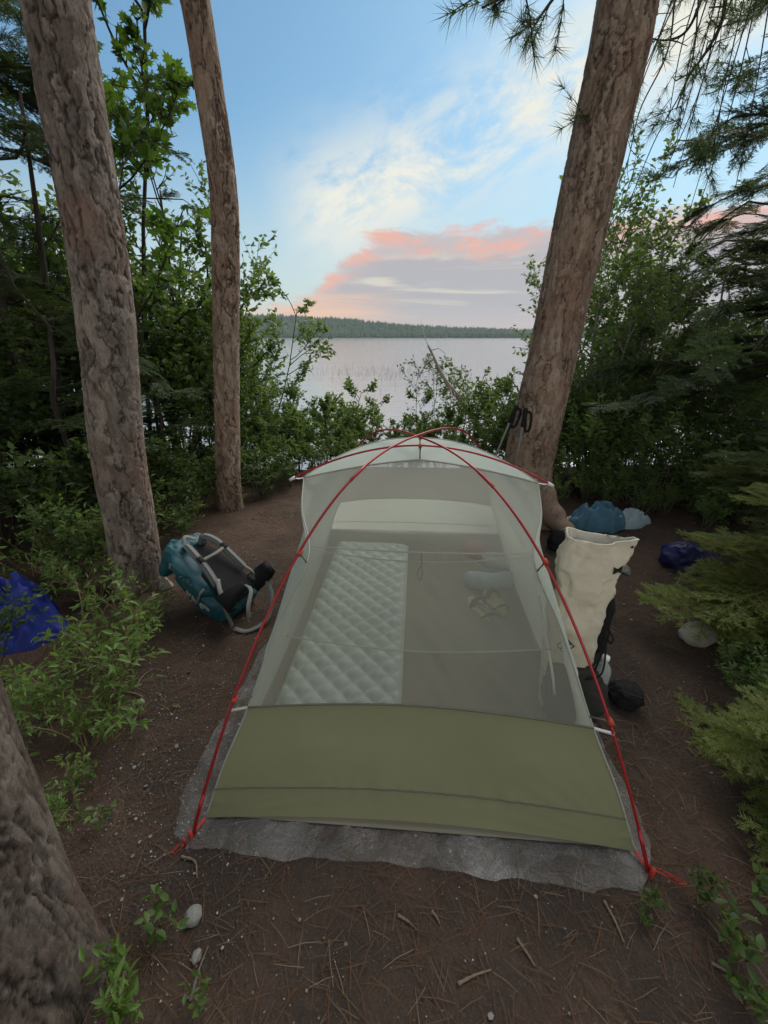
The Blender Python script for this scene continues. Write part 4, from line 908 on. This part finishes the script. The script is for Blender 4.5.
tag(o, 'crinkled clear plastic ground sheet sticking out from under the tent', 'ground sheet')
# stakes with red cord at the near corners and the back
for (px, py), dr, lab in (((186, 846), (-.03, -.02, 0), 'tent peg with red cord at the corner by the teal pack side'), ((648, 872), (.08, -.03, 0), 'tent peg with orange-red cord at the corner beside the fir')):
    b = gp(px, py); root = empty('tent_peg', b); tag(root, lab, 'tent peg', 'pegs at the near tent corners')
    mb = MB(); tube(mb, [(0, 0, -.08), (.0, .0, .02), (-.006, .006, .03)], .0035, 6); mb.build('peg', MAT['red'], root)
    d = np.array(dr); mb = MB()
    for k in range(2):
        tube(mb, spline([(0, 0, .018), d*.3+[.006*k, -.008*k, .02], d*.7+[0, -.01*k, .012], d*(1+.1*k)+[0, .006*k, .006], d*.5+[0, .012, .012], (0, 0.006, .02)], 40), .0011, 5)
    mb.build('cord', MAT['redcord'], root)

# ------------------------------------------------------------------ things inside the tent
PW, PL = .255, .82
U, V_ = np.meshgrid(np.linspace(-1, 1, 90), np.linspace(-1, 1, 260))
px_, py_ = U*PW, V_*PL
edgef = (1-np.abs(U)**14)*(1-np.abs(V_)**40)
wp = (fbm(np.stack([px_*7, py_*7, 0*px_], -1), 3, 5)-.5)*.005; a_ = (px_+py_+wp)/.072; b_ = (px_-py_+wp*.6)/.072
dm = np.abs(np.sin(a_*PI/1.4))*np.abs(np.sin(b_*PI/1.4))
zz = .012+edgef*(.030+(.019+.014*fbm(np.stack([px_*9, py_*9, 0*px_+3], -1), 2, 9))*dm**.7)
pad = MB().add(np.stack([px_, py_, zz], -1), grid_faces(260, 90)).add(np.array([[-PW, -PL, .012], [PW, -PL, .012], [PW, PL, .012], [-PW, PL, .012]]), np.array([[3, 2, 1, 0]]))
o = pad.build('sleeping_pad', MAT['pad'], loc=tl(-.30, -.06, .022)); o.rotation_euler = (0, 0, TH-R(.5))
tag(o, 'pale green dimpled sleeping pad lying along one side of the tent floor', 'sleeping pad')
def pt(px, py, z=.03): p = gp(px, py, z); return p
for i, (px, py, an, lb) in enumerate(((481, 612, .35, 'yellow-soled sandal on the tent floor, nearer the pad'), (495, 604, .2, 'yellow-soled sandal on the tent floor beside its mate, nearer the tent wall'))):
    b = pt(px, py); root = empty('sandal', b, an); tag(root, lb, 'sandal', 'pair of sandals in the tent')
    a = np.linspace(0, 2*PI, 40, endpoint=False); x = .042*np.cos(a)*(1+.18*np.sin(a)); y = .12*np.sin(a)
    mb = MB(); rings = [(1, 0), (1.02, .008), (1.0, .02), (.94, .026)]; V = np.array([np.stack([x*s, y*s, 0*x+z], 1) for s, z in rings]); mb.add(V, [grid_faces(4, 40, True), (np.arange(40)+120)[None], np.arange(40)[None, ::-1]]); mb.build('sole', MAT['sole'], root)
    mb = MB(); ribbon(mb, [(-.043, .03, .015), (-.02, .035, .06), (.02, .035, .06), (.043, .03, .015)], .03, [0, 0, 1], .004, 16); ribbon(mb, [(-.04, -.06, .015), (-.02, -.085, .05), (.02, -.085, .05), (.04, -.06, .015)], .02, [0, 0, 1], .004, 16); mb.build('strap', MAT['black'], root)
b = pt(489, 588); mb = MB(); a = np.linspace(0, 1, 30); r_ = .052*np.minimum(1, (np.minimum(a, 1-a)*9)**.5+.25); tube(mb, np.stack([(a-.5)*.28, .01*np.sin(a*9), .05+0*a], 1), r_*(1+.04*np.sin(a*60)), 20)
tag(mb.build('stuff_sack', MAT['lining'], loc=b), 'rolled pale grey stuff sack lying across the tent floor above the sandals', 'stuff sack')
b = pt(492, 562); mb = MB(); loft(mb, [(0, 0, 0, .06, .05, .6), (.02, 0, 0, .075, .055, .6), (.05, 0, 0, .07, .05, .7), (.065, 0, 0, .04, .03, 1)], 28, nz=lambda V: (fbm(V*30, 3)-.5)*.012)
tag(mb.build('pouch', MAT['tissue'], loc=b), 'small pale zip pouch on the tent floor beside the clear bottle', 'pouch')
b = pt(474, 556); mb = MB(); loft(mb, [(0, 0, 0, .05, .045, .8), (.03, 0, 0, .07, .06, .8), (.08, 0, 0, .06, .05, .8), (.11, 0, 0, .025, .02, 1)], 28, nz=lambda V: (fbm(V*25, 3)-.5)*.02)
tag(mb.build('stuff_sack', MAT['redstuff'], loc=b), 'dull red stuff sack at the far end inside the tent', 'stuff sack')
def bottle(name, b, s, lab, tilt=None, cap='whiteplastic'):
    root = empty(name, b); tag(root, lab, 'bottle')
    mb = MB(); pr = [(0, .030), (.01, .036), (.06, .036), (.07, .034), (.08, .036), (.15, .036), (.175, .026), (.19, .014), (.205, .013)]
    tube(mb, [(0, 0, z*s) for z, r in pr], [r*s for z, r in pr], 20); mb.build('bottle_body', MAT['clear'], root)
    mb = MB(); tube(mb, [(0, 0, .206*s), (0, 0, .225*s)], .016*s, 16); mb.build('cap', MAT[cap], root)
    if tilt: root.rotation_euler = tilt
    return root
bottle('water_bottle', pt(488, 566, .05)+[0, .05, 0], 1.0, 'clear plastic water bottle lying at the far end inside the tent', (R(80), 0, R(70)))

# ------------------------------------------------------------------ teal backpack by the grey pine
Bp, Tp = np.array([-.80, 1.80, .13]), np.array([-1.10, 1.93, .36])
ax = nrm(Tp-Bp); hn = np.array([.62, -.30, .62]); hn = nrm(hn-ax*np.dot(hn, ax)); sx_ = np.cross(hn, ax)
pk = empty('backpack', Bp*[1, 1, 0]); tag(pk, 'teal hiking backpack with grey straps slumped against the grey pine trunk', 'backpack')
FR = ((sx_*.9, -hn*.85, ax*.9), Bp-Bp*[1, 1, 0]+[-.085, .05, -.01])            # local x: side, y: front of pack (away from harness), z: axis
def lofted(mb, *a, frame=FR, **k):
    m2 = MB(); loft(m2, *a, **k); V, F = merged(m2); mb.add(xform(V, frame), F)
fold = lambda V: (fbm(V*9, 4, 2)-.5)*.06-np.abs(fbm(V*[20, 20, 13], 4, 5)-.5)*.055+(fbm(V*40, 3, 6)-.5)*.012
mb = MB(); lofted(mb, [(-.17, 0, 0, .08, .05, .8), (-.15, 0, .01, .135, .09, .6), (-.05, 0, .02, .155, .115, .6), (.12, 0, .015, .155, .11, .6), (.25, 0, .01, .14, .10, .65), (.31, 0, 0, .10, .08, .8), (.33, 0, 0, .05, .04, 1)], 56, nz=fold, sub=60); pbody = mb.build('body', MAT['teal'], pk)
mb = MB(); lofted(mb, [(.29, 0, .01, .10, .08, .7), (.31, 0, .02, .158, .122, .6), (.36, 0, .02, .155, .118, .6), (.40, 0, .01, .12, .09, .7), (.415, 0, 0, .06, .04, 1)], 48, nz=fold, sub=36); lid = mb.build('lid', MAT['teal'], pk)
mb = MB(); a = np.linspace(0, 2*PI, 30); tube(mb, xform(np.stack([-.10+.03*np.cos(a), .02+.04*np.sin(a)*0-.09+.0*a, .36+.022*np.sin(a)], 1), FR), .006, 6); mb.build('loop', MAT['strap'], lid)
mb = MB(); lofted(mb, [(-.02, .10, -.07, .03, .03, .7), (.05, .11, -.08, .07, .05, .7), (.24, .10, -.10, .08, .055, .7), (.36, .08, -.11, .07, .05, .7), (.40, .07, -.11, .03, .02, 1)], 40, nz=fold, sub=40); spk = mb.build('side_pocket', MAT['teal'], pk)
mb = MB(); lofted(mb, [(-.13, 0, .10, .06, .02, .7), (-.10, 0, .125, .11, .03, .7), (.10, 0, .135, .115, .032, .7), (.20, 0, .12, .10, .02, .8)], 40, nz=lambda V: fold(V)*.5, sub=36); mb.build('front_pocket', MAT['tealtop'], pk)
mb = MB(); lofted(mb, [(-.13, 0, -.095, .10, .02, .6), (0, 0, -.112, .115, .022, .6), (.2, 0, -.11, .10, .022, .6), (.29, 0, -.095, .08, .02, .7)], 40, sub=30); mb.build('back_panel', MAT['black'], pk)
def L(x, y, z): return xform(np.array([x, y, z], float), FR)
for sg in (-1, 1):
    mb = MB(); ribbon(mb, [L(sg*.05, -.12, .28), L(sg*.065, -.175, .30), L(sg*.085, -.20, .22), L(sg*.095, -.185, .10), L(sg*.11, -.16, 0)], [.040]*24, hn, .010, 24)
    sh = mb.build('shoulder_strap', MAT['padgrey'], pk)
    mb = MB(); ribbon(mb, [L(sg*.052, -.135, .29), L(sg*.065, -.187, .305), L(sg*.085, -.212, .22), L(sg*.095, -.197, .10), L(sg*.11, -.172, 0), L(sg*.125, -.16, -.06), L(sg*.13, -.09, -.11)], .014, hn, .003, 30); mb.build('webbing', MAT['strap'], sh)
    mb = MB(); ribbon(mb, [L(sg*.10, -.09, -.10), L(sg*.17, -.17, -.11), L(sg*.16, -.26, -.12), L(sg*.09, -.32, -.13)], np.interp(np.linspace(0, 1, 24), [0, .4, 1], [.11, .10, .05]), sx_*sg-hn*.2, .022, 24); hb = mb.build('hip_belt', MAT['black'], pk)
mb = MB(); ribbon(mb, [(*(np.array([-.64, 1.86, .17])-Bp*[1, 1, 0]),), (*(np.array([-.61, 1.80, .10])-Bp*[1, 1, 0]),), (*(np.array([-.62, 1.71, .03])-Bp*[1, 1, 0]),), (*(np.array([-.70, 1.64, .012])-Bp*[1, 1, 0]),), (*(np.array([-.78, 1.66, .012])-Bp*[1, 1, 0]),)], .026, [0, 0, 1], .003, 30)
mb.build('webbing', MAT['strap'], pk)
from mathutils.bvhtree import BVHTree
vv_ = [v.co[:] for v in spk.data.vertices]; ff_ = [p.vertices[:] for p in spk.data.polygons]; nb0 = len(vv_)
vv_ += [v.co[:] for v in pbody.data.vertices]; ff_ += [tuple(i+nb0 for i in p.vertices) for p in pbody.data.polygons]
bvh = BVHTree.FromPolygons(vv_, ff_)
def on_side(y0_, z0_, lift=.003):
    o_ = L(.5, y0_, z0_); h_ = bvh.ray_cast(Vector(o_), Vector(-sx_)); return (np.array(h_[0]) if h_[0] else L(.15, y0_, z0_))+sx_*lift
for pts_, w_, hh_ in (([L(.10, -.2, .02), L(.15, -.19, -.06), L(.16, -.10, -.16), L(.15, -.02, -.22)], .022, hn), ([L(-.02, .15, .33), L(-.02, .16, .2), L(-.02, .165, 0), L(-.02, .12, -.14)], .018, -hn), ([L(.06, -.13, .30), L(.02, -.16, .36), L(-.04, -.13, .33)], .02, hn),
        ([L(.08, -.21, .16), L(.0, -.225, .15), L(-.08, -.21, .16)], .016, hn), ([on_side(y0_, .25-.2*y0_) for y0_ in np.linspace(.03, -.12, 6)], .013, sx_), ([on_side(y0_, .04) for y0_ in np.linspace(.05, -.12, 6)], .013, sx_), ([L(.06, -.28, -.12), L(.10, -.34, -.18), L(.18, -.33, -.24), L(.2, -.28, -.29)], .02, hn)):
    mb = MB(); ribbon(mb, pts_, w_, hh_, .003, 20); mb.build('webbing', MAT['strap'], pk)
for p_ in (L(.09, -.208, .17), L(-.09, -.208, .17), L(.02, -.31, -.12)):
    mb = MB(); ribbon(mb, [p_-ax*.018, p_, p_+ax*.018], .028, hn, .009, 6); mb.build('buckle', MAT['black'], pk)
mb = MB()
for (y0_, z0_), r_ in (((.05, .12), .022), ((.055, .075), .026), ((.05, .02), .034), ((.035, -.03), .026)):
    m2 = MB(); loft(m2, [(-1, 0, 0, .3, .3, 1), (-.6, 0, 0, .85, .8, 1), (0, 0, 0, 1, 1, 1), (.6, 0, 0, .8, .85, 1), (1, 0, 0, .3, .3, 1)], 28, sub=20, nz=lambda V: (fbm(V*1.6+y0_*90, 3, 4)-.5)*.9-np.abs(fbm(V*2.6, 3, 6)-.5)*.8); V, F = merged(m2)
    mb.add(on_side(y0_, z0_, -.006)+V[:, 0:1]*r_*.45*sx_+V[:, 1:2]*r_*hn*-1+V[:, 2:3]*r_*ax, F)
mb.build('pocket_contents', MAT['tissue'], pk)
mb = MB()      # small pale stitched lettering marks
for k, pts in enumerate([[(0, 0), (.004, .018), (.010, .020)], [(-.003, .011), (.009, .011)], [(.014, .010), (.018, .002), (.024, .012)], [(.018, .002), (.014, -.008)], [(.030, .018), (.030, .001), (.037, .004), (.036, .010), (.030, .010)], [(.043, .002), (.046, .003)], [(.050, .006), (.057, .009), (.053, .013), (.049, .007), (.056, .001)]]):
    P = []
    for p in pts:
        o_ = L(.4, -.075-p[1]*1.5, .19-p[0]*1.5); h_ = bvh.ray_cast(Vector(o_), Vector(-sx_)); P.append(np.array(h_[0]) if h_[0] else o_-sx_*.22)
    P = np.array(P)+sx_*.001
    tube(mb, P, .0022, 5)
mb.build('lettering', MAT['strap'], pk)
# pale crumpled cloth by the pine foot
def crumple(name, loc, rx, ry, h, seed, m, amp=.5, fr=7., n=70, rings=34, parent=None, pw=.55, facet=0):
    a = np.linspace(0, 2*PI, n, endpoint=False); rr = np.linspace(0, 1, rings)
    A_, R_ = np.meshgrid(a, rr); ed = 1+.38*(fbm(np.stack([np.cos(A_)*1.6, np.sin(A_)*1.6, 0*A_+seed], -1), 3, seed)-.5)*2*R_
    x, y = np.cos(A_)*R_*rx*ed, np.sin(A_)*R_*ry*ed
    q = np.stack([x*fr, y*fr, 0*x+seed*3.1], -1)
    rg_ = 1-np.abs(fbm(q+1.5*(fbm(q*.6, 2, 4)[..., None]-.5), 4, seed)-.5)*4.2
    z = h*((1-R_**2)**pw)*(1-amp*.5+amp*np.clip(rg_, -.6, 1))
    if facet:
        g1, g2, gi = worley(q*[1, .55, 1]+(fbm(q*2, 3, 6)-.5)[..., None]*.5, seed); z = z*(.62+facet*np.clip(g2-g1, 0, .7)-facet*.25*g1+.25*(gi-.5)*(1-R_)); z += .05*np.exp(-(x/.05+1.2*np.sin(y*9))**2)*(1-R_)
    z = np.maximum(z, .004+.012*(1-R_)); 
    mb = MB().add(np.stack([x, y, z], -1), grid_faces(rings, n, True)); o = mb.build(name, MAT[m], parent, loc=loc); return o
o = crumple('crumpled_cloth', gp(163, 588)+[0.02, 0, .0], .036, .03, .05, 5, 'tissue', 1.6, 30); tag(o, 'pale crumpled cloth between the pine foot and the teal backpack', 'cloth')
# blue tarp at left edge
o = crumple('tarp', gp(4, 650)+[-.06, .12, 0], .27, .2, .33, 9, 'blue', .3, 7, 180, 100, facet=1.0); tag(o, 'bright blue tarp heaped in the bushes at the left edge', 'tarp')
# clothing pile and navy sack
root = empty('clothing', gp(604, 526)); tag(root, 'slate blue jacket with pale lining dropped on the ground beyond the cream pack', 'jacket')
crumple('jacket_body', (-.05, 0, 0), .22, .15, .17, 12, 'jacket', .6, 11, 90, 46, root); crumple('sleeve', (.17, .02, 0), .20, .095, .11, 14, 'lining', .8, 13, 80, 40, root)
root = empty('stuff_sack', gp(678, 566)); tag(root, 'navy blue stuff sack with a drawn neck on the path edge under the fir', 'stuff sack')
mb = MB(); loft(mb, [(0, 0, 0, .07, .06, .8), (.02, 0, 0, .12, .10, .8), (.08, 0, 0, .135, .11, .8), (.14, .01, 0, .11, .09, .9), (.17, .02, 0, .05, .045, 1), (.175, .02, 0, .02, .02, 1)], 48, nz=lambda V: (fbm(V*11, 4, 3)-.5)*.09-np.abs(fbm(V*[20, 20, 14], 4, 8)-.5)*.09, sub=40); mb.build('sack_body', MAT['navy'], root)
mb = MB(); ribbon(mb, [(.04, -.03, .13), (.10, -.05, .12), (.17, -.05, .09), (.20, -.04, .085)], np.linspace(.10, .05, 24), [0, -.3, 1], .012, 24); mb.build('neck', MAT['navy'], root)
# small things near the reddish pine
root = empty('pouch', gp(556, 549)); tag(root, 'small black drawstring bag at the foot of the reddish pine', 'bag')
mb = MB(); loft(mb, [(0, 0, 0, .04, .04, .8), (.02, 0, 0, .065, .06, .8), (.08, 0, 0, .07, .06, .8), (.13, 0, 0, .045, .04, .9), (.15, 0, 0, .015, .015, 1)], 36, nz=lambda V: (fbm(V*22, 3, 3)-.5)*.025, sub=30); mb.build('bag_body', MAT['black'], root)
mb = MB(); tube(mb, spline([(0, 0, .15), (.03, -.02, .17), (.05, -.04, .12), (.055, -.055, .05)], 20), .003, 5); mb.build('drawcord', MAT['greyplastic'], root)
b = gp(568, 521); root = empty('tube', b, .6); tag(root, 'small white tube with dark label lying beyond the black drawstring bag', 'tube')
mb = MB(); tube(mb, [(-.05, 0, .02), (-.045, 0, .02), (.04, 0, .02)], [.014, .018, .018], 12); mb.build('tube_body', MAT['whiteplastic'], root)
mb = MB(); tube(mb, [(-.02, 0, .02), (.015, 0, .02)], .0186, 12); mb.build('label_band', MAT['greyplastic'], root); mb = MB(); tube(mb, [(.04, 0, .02), (.058, 0, .02)], .013, 10); mb.build('cap', MAT['black'], root)
o = crumple('glove', gp(624, 570), .035, .075, .03, 21, 'strap', .5, 20); tag(o, 'grey cloth scrap on the ground behind the cream pack opening', 'cloth')
# rocks
def rock(name, loc, r_, seed, lab, m='rock'):
    n = 40; a = np.linspace(0, 2*PI, n, endpoint=False); p = np.linspace(-PI/2, PI/2, 24); A_, P_ = np.meshgrid(a, p)
    d = np.stack([np.cos(P_)*np.cos(A_), np.cos(P_)*np.sin(A_), np.sin(P_)], -1)
    f1, f2, cid = worley(d*1.7+seed, seed); k = .78+.25*fbm(d*2+seed, 4, seed)+.18*f1*.6+(fbm(d*9, 3, seed)-.5)*.06
    o = MB().add(d*k[..., None]*np.array(r_), grid_faces(24, n, True)).build(name, MAT[m], loc=loc); tag(o, lab, 'rock'); return o
rock('rock', gp(695, 640)+[.0, .0, .035], (.085, .065, .065), 3, 'pale angular rock at the path edge under the young fir', 'palerock')
rock('rock', gp(194, 918)+[0, 0, .012], (.022, .024, .02), 6, 'small pale round stone on the soil below the tent corner')
rock('rock', gp(197, 957)+[0, 0, .004], (.012, .015, .009), 8, 'tiny white stone chip below the round stone')
rock('rock', gp(140, 703)+[0, 0, .004], (.02, .015, .012), 9, 'small flat stone on the path left of the tent')
# sticks
STK = [((124, 690, 140, 714), 'pale curved stick on the path left of the tent', .5), ((136, 686, 152, 668), 'forked grey twig just above the pale curved stick', .2), ((181, 856, 197, 878), 'short white stick just outside the tent corner', .5),
       ((458, 983, 491, 970), 'straight tan stick lying near the bottom centre', .05), ((517, 938, 535, 966), 'thin pale stick pointing at the camera right of bottom centre', .05), ((604, 900, 624, 942), 'long thin twig below the ground sheet edge', .1),
       ((398, 914, 417, 929), 'short brown twig below the middle of the ground sheet', .1), ((712, 962, 734, 976), 'broken pale twig at the lower right', .05), ((432, 910, 440, 923), 'slim brown chip of wood under the ground sheet edge', .1),
       ((190, 1000, 208, 945), 'thin grass-coloured twig standing by the lower left seedling', .1), ((730, 745, 745, 700), 'bare grey twig rising by the fir bough', .2), ((108, 985, 116, 940), 'thin dark twig beside the thick trunk', .1)]
for i, ((x0, y0, x1, y1), lab, cv) in enumerate(STK):
    a, b = gp(x0, y0, .008), gp(x1, y1, .008); m = (a+b)/2+np.array([-(b-a)[1], (b-a)[0], 0])*cv*.4+[0, 0, .006]
    a[2] = gzn(a[0], a[1])+.005; b[2] = gzn(b[0], b[1])+.006; m[2] = max(m[2]*.3, gzn(m[0], m[1])+.006)
    mb = MB(); P = spline([a, m, b], 16); tube(mb, P-a, np.linspace(.0040, .0016, 16)*(1+.22*np.sin(np.arange(16)*1.9)), 7)
    tag(mb.build('stick', MAT['stick' if i not in (9, 10) else 'greytwig'], loc=a), lab, 'stick', 'sticks on the ground')
rg = np.random.default_rng(77)
root = None

# ------------------------------------------------------------------ cream pack beside the tent
b0 = np.array([.74, 1.20, 0]); zt = nrm(np.array([.005, .06, .8])); fr = nrm(np.array([-.28, -1, 0])); fr = nrm(fr-zt*np.dot(fr, zt)); sd_ = np.cross(fr, zt)*-1
if sd_[0] < 0: sd_ = -sd_
cp = empty('backpack', b0); tag(cp, 'cream roll-top backpack standing open beside the tent with a black lower pocket', 'backpack')
F2 = ((sd_*.9, fr*.9, zt), np.zeros(3))               # local x: picture right, y: towards camera, z: up
def lofted2(mb, secs, **k):
    m2 = MB(); loft(m2, secs, **k); V, F = merged(m2); mb.add(xform(V, F2), F)
crease = lambda V: (fbm(V*[7, 7, 12], 4, 6)-.5)*.06-np.abs(fbm(V*[17, 17, 9]+fbm(V*5, 2, 2)[..., None]*1.5, 4, 7)-.5)*.075
mb = MB(); lofted2(mb, [(.20, -.015, 0, .098, .085, .55), (.35, -.02, 0, .100, .085, .55), (.50, -.02, 0, .108, .08, .55), (.62, -.008, 0, .124, .07, .6), (.70, .008, 0, .134, .062, .65), (.755, .014, .0, .138, .056, .7)], n=64, nz=crease, caps=False, sub=60)
V0 = np.concatenate(mb.V).reshape(60, 64, 3)
rim = V0[-1]+np.outer(np.sin(np.linspace(0, 2*PI, 64)*2+.6)*.014, zt); V0[-1] = rim
mb = MB().add(V0, grid_faces(60, 64, True)); body = mb.build('pack_body', MAT['cream'], cp)
cen = V0.mean(1, keepdims=True); Vi = V0[22:]+(cen[22:]-V0[22:])*.05
mb = MB().add(Vi, [grid_faces(38, 64, True)[:, ::-1], np.arange(64)[None]]); mb.build('lining', MAT['creamin'], cp)
mb = MB(); tube(mb, np.vstack([rim, rim[:2]]), .0035, 6, cap=False); mb.build('rim', MAT['cream'], cp)
mb = MB(); lofted2(mb, [(.0, 0, 0, .07, .06, .7), (.02, 0, 0, .108, .09, .6), (.12, 0, 0, .115, .095, .55), (.21, -.008, 0, .111, .085, .55)], n=48, nz=crease, sub=30); mb.build('base', MAT['cream'], cp)
mb = MB(); lofted2(mb, [(.0, .01, .03, .07, .05, .7), (.02, .01, .05, .11, .08, .6), (.10, .015, .06, .128, .105, .6), (.19, .01, .05, .122, .085, .6), (.25, .0, .02, .112, .08, .7)], n=48, nz=lambda V: (fbm(V*16, 4, 3)-.5)*.05, sub=36); mb.build('mesh_pocket', MAT['blackmesh'], cp)
mb = MB(); lofted2(mb, [(.02, .105, 0, .03, .05, .7), (.06, .112, .0, .045, .07, .7), (.22, .112, 0, .045, .07, .7), (.25, .108, 0, .04, .06, .8)], n=36, nz=lambda V: (fbm(V*18, 3, 3)-.5)*.03, sub=30); mb.build('side_pocket', MAT['blackmesh'], cp)
mb = MB(); lofted2(mb, [(.06, .06, -.09, .03, .02, .8), (.15, .11, -.085, .03, .03, .7), (.45, .122, -.08, .028, .03, .7), (.52, .108, -.08, .018, .02, .8)], n=28, sub=30, nz=lambda V: (fbm(V*20, 3, 3)-.5)*.015); mb.build('shoulder_strap', MAT['black'], cp)
def C(x, y, z): return xform(np.array([x, y, z], float), F2)
mb = MB()
for pts in ([C(.08, .085, .50), C(.092, .095, .42), C(.08, .10, .34), C(.07, .10, .26)], [C(.04, .12, .23), C(.09, .12, .27), C(.105, .06, .34), C(.112, 0, .38)], [C(-.10, .11, .20), C(0, .145, .17), C(.10, .12, .2)]):
    tube(mb, spline(pts, 24), .0035, 6)
tube(mb, spline([C(.088, .09, .44), C(.105, .11, .42), C(.10, .115, .40), C(.085, .10, .41)], 20), .0035, 6); mb.build('shock_cord', MAT['black'], cp)
bvh = BVHTree.FromPolygons([v.co[:] for v in body.data.vertices], [p.vertices[:] for p in body.data.polygons])
y_ = nrm(C(0, 1, 0)); x_ = nrm(C(1, 0, 0)); z_ = nrm(C(0, 0, 1))
def on_front(x, z, lift=.0015):
    o_ = C(x, .4, z); h_ = bvh.ray_cast(Vector(o_), Vector(-y_)); return (np.array(h_[0]) if h_[0] else C(x, .08, z))+y_*lift
mb = MB()                                        # diamond outline with a dark mark in it
sz = .034; dia = [(sz, 0), (0, sz), (-sz, 0), (0, -sz), (sz, 0)]
P = np.concatenate([[on_front(-.05+a0*(1-w_)+a1*w_, .335+e0*(1-w_)+e1*w_) for w_ in np.linspace(0, 1, 6)[:-1]] for (a0, e0), (a1, e1) in zip(dia[:-1], dia[1:])]); tube(mb, np.vstack([P, P[:1]]), .0017, 5)
for pts_ in ([(-.018, -.012), (-.004, .004), (.016, .012)], [(-.010, .012), (.0, .0), (.010, -.018)], [(-.014, -.002), (.0, -.006), (.015, -.004)]):
    tube(mb, [on_front(-.05+px2, .335+pz2, .001) for px2, pz2 in pts_], [.003, .006, .003], 5)
mb.build('emblem', MAT['black'], cp)
mb = MB(); out_ = [(-.02, .013), (0, .004), (.016, .016), (.013, -.013), (-.002, -.003), (-.018, -.014)]
V = np.array([on_front(.088+px2, .66+pz2, .001) for px2, pz2 in out_]); V = np.vstack([V, V+y_*.004]); mb.add(V, [np.arange(6)[None], np.arange(6, 12)[None, ::-1], grid_faces(2, 6, True)]); mb.build('buckle_patch', MAT['black'], cp)
mb = MB(); c = C(.115, .03, .742); tube(mb, [c-x_*.02, c+x_*.012], .005, 6); mb.build('buckle', MAT['black'], cp)
bottle('water_bottle', b0+C(.108, .05, .12), .85, 'clear plastic water bottle in the side pocket of the cream backpack')
root = empty('stuff_sack', gp(623, 702)); tag(root, 'round black stuff sack on the ground against the cream backpack', 'stuff sack')
mb = MB(); loft(mb, [(0, 0, 0, .03, .03, .9), (.01, 0, 0, .055, .05, .9), (.045, 0, 0, .07, .062, .9), (.08, 0, 0, .058, .05, .9), (.095, 0, 0, .02, .02, 1)], 40, nz=lambda V: (fbm(V*20, 4, 3)-.5)*.05-np.abs(fbm(V*[34, 34, 22], 4, 8)-.5)*.05, sub=30); mb.build('sack_body', MAT['black'], root)
mb = MB(); tube(mb, spline([(-.05, -.02, .09), (-.02, -.05, .10), (.03, -.055, .085), (.065, -.02, .05)], 20), .003, 5); mb.build('drawcord', MAT['blackmesh'], root)

# ------------------------------------------------------------------ trekking poles against the reddish pine
for foot, head, lab in ((np.array([.70, 3.02, .0]), yp(517, 405, 2.80), 'trekking pole leaning on the left edge of the reddish pine trunk'), (np.array([.96, 2.90, .0]), yp(526, 408, 2.76), 'trekking pole propped flat against the front of the reddish trunk')):
    root = empty('trekking_pole', foot); tag(root, lab, 'trekking pole', 'pair of trekking poles'); d = head-foot; u = nrm(d); Ln = np.linalg.norm(d)
    mb = MB(); tube(mb, [u*0, u*Ln*.45, u*(Ln*.45+.001), u*(Ln-.1)], [.005, .006, .008, .008], 8); mb.build('shaft', MAT['strap'], root)
    mb = MB(); tube(mb, [u*(Ln-.13), u*(Ln-.12), u*(Ln-.06), u*(Ln-.02), u*Ln], [.012, .016, .014, .018, .012], 10); g_ = mb.build('grip', MAT['black'], root)
    mb = MB(); sd2_ = np.array([.035, -.02, 0]); ribbon(mb, [u*(Ln-.02), u*(Ln-.04)+sd2_, u*(Ln-.14)+sd2_*1.2, u*(Ln-.16)+sd2_*.6, u*(Ln-.05)+sd2_*.15], .018, [0, -1, 0], .003, 24); mb.build('wrist_strap', MAT['black'], root)
    mb = MB(); tube(mb, [u*Ln*.45, u*(Ln*.45+.05)], .012, 8); mb.build('flick_lock', MAT['black'], root)
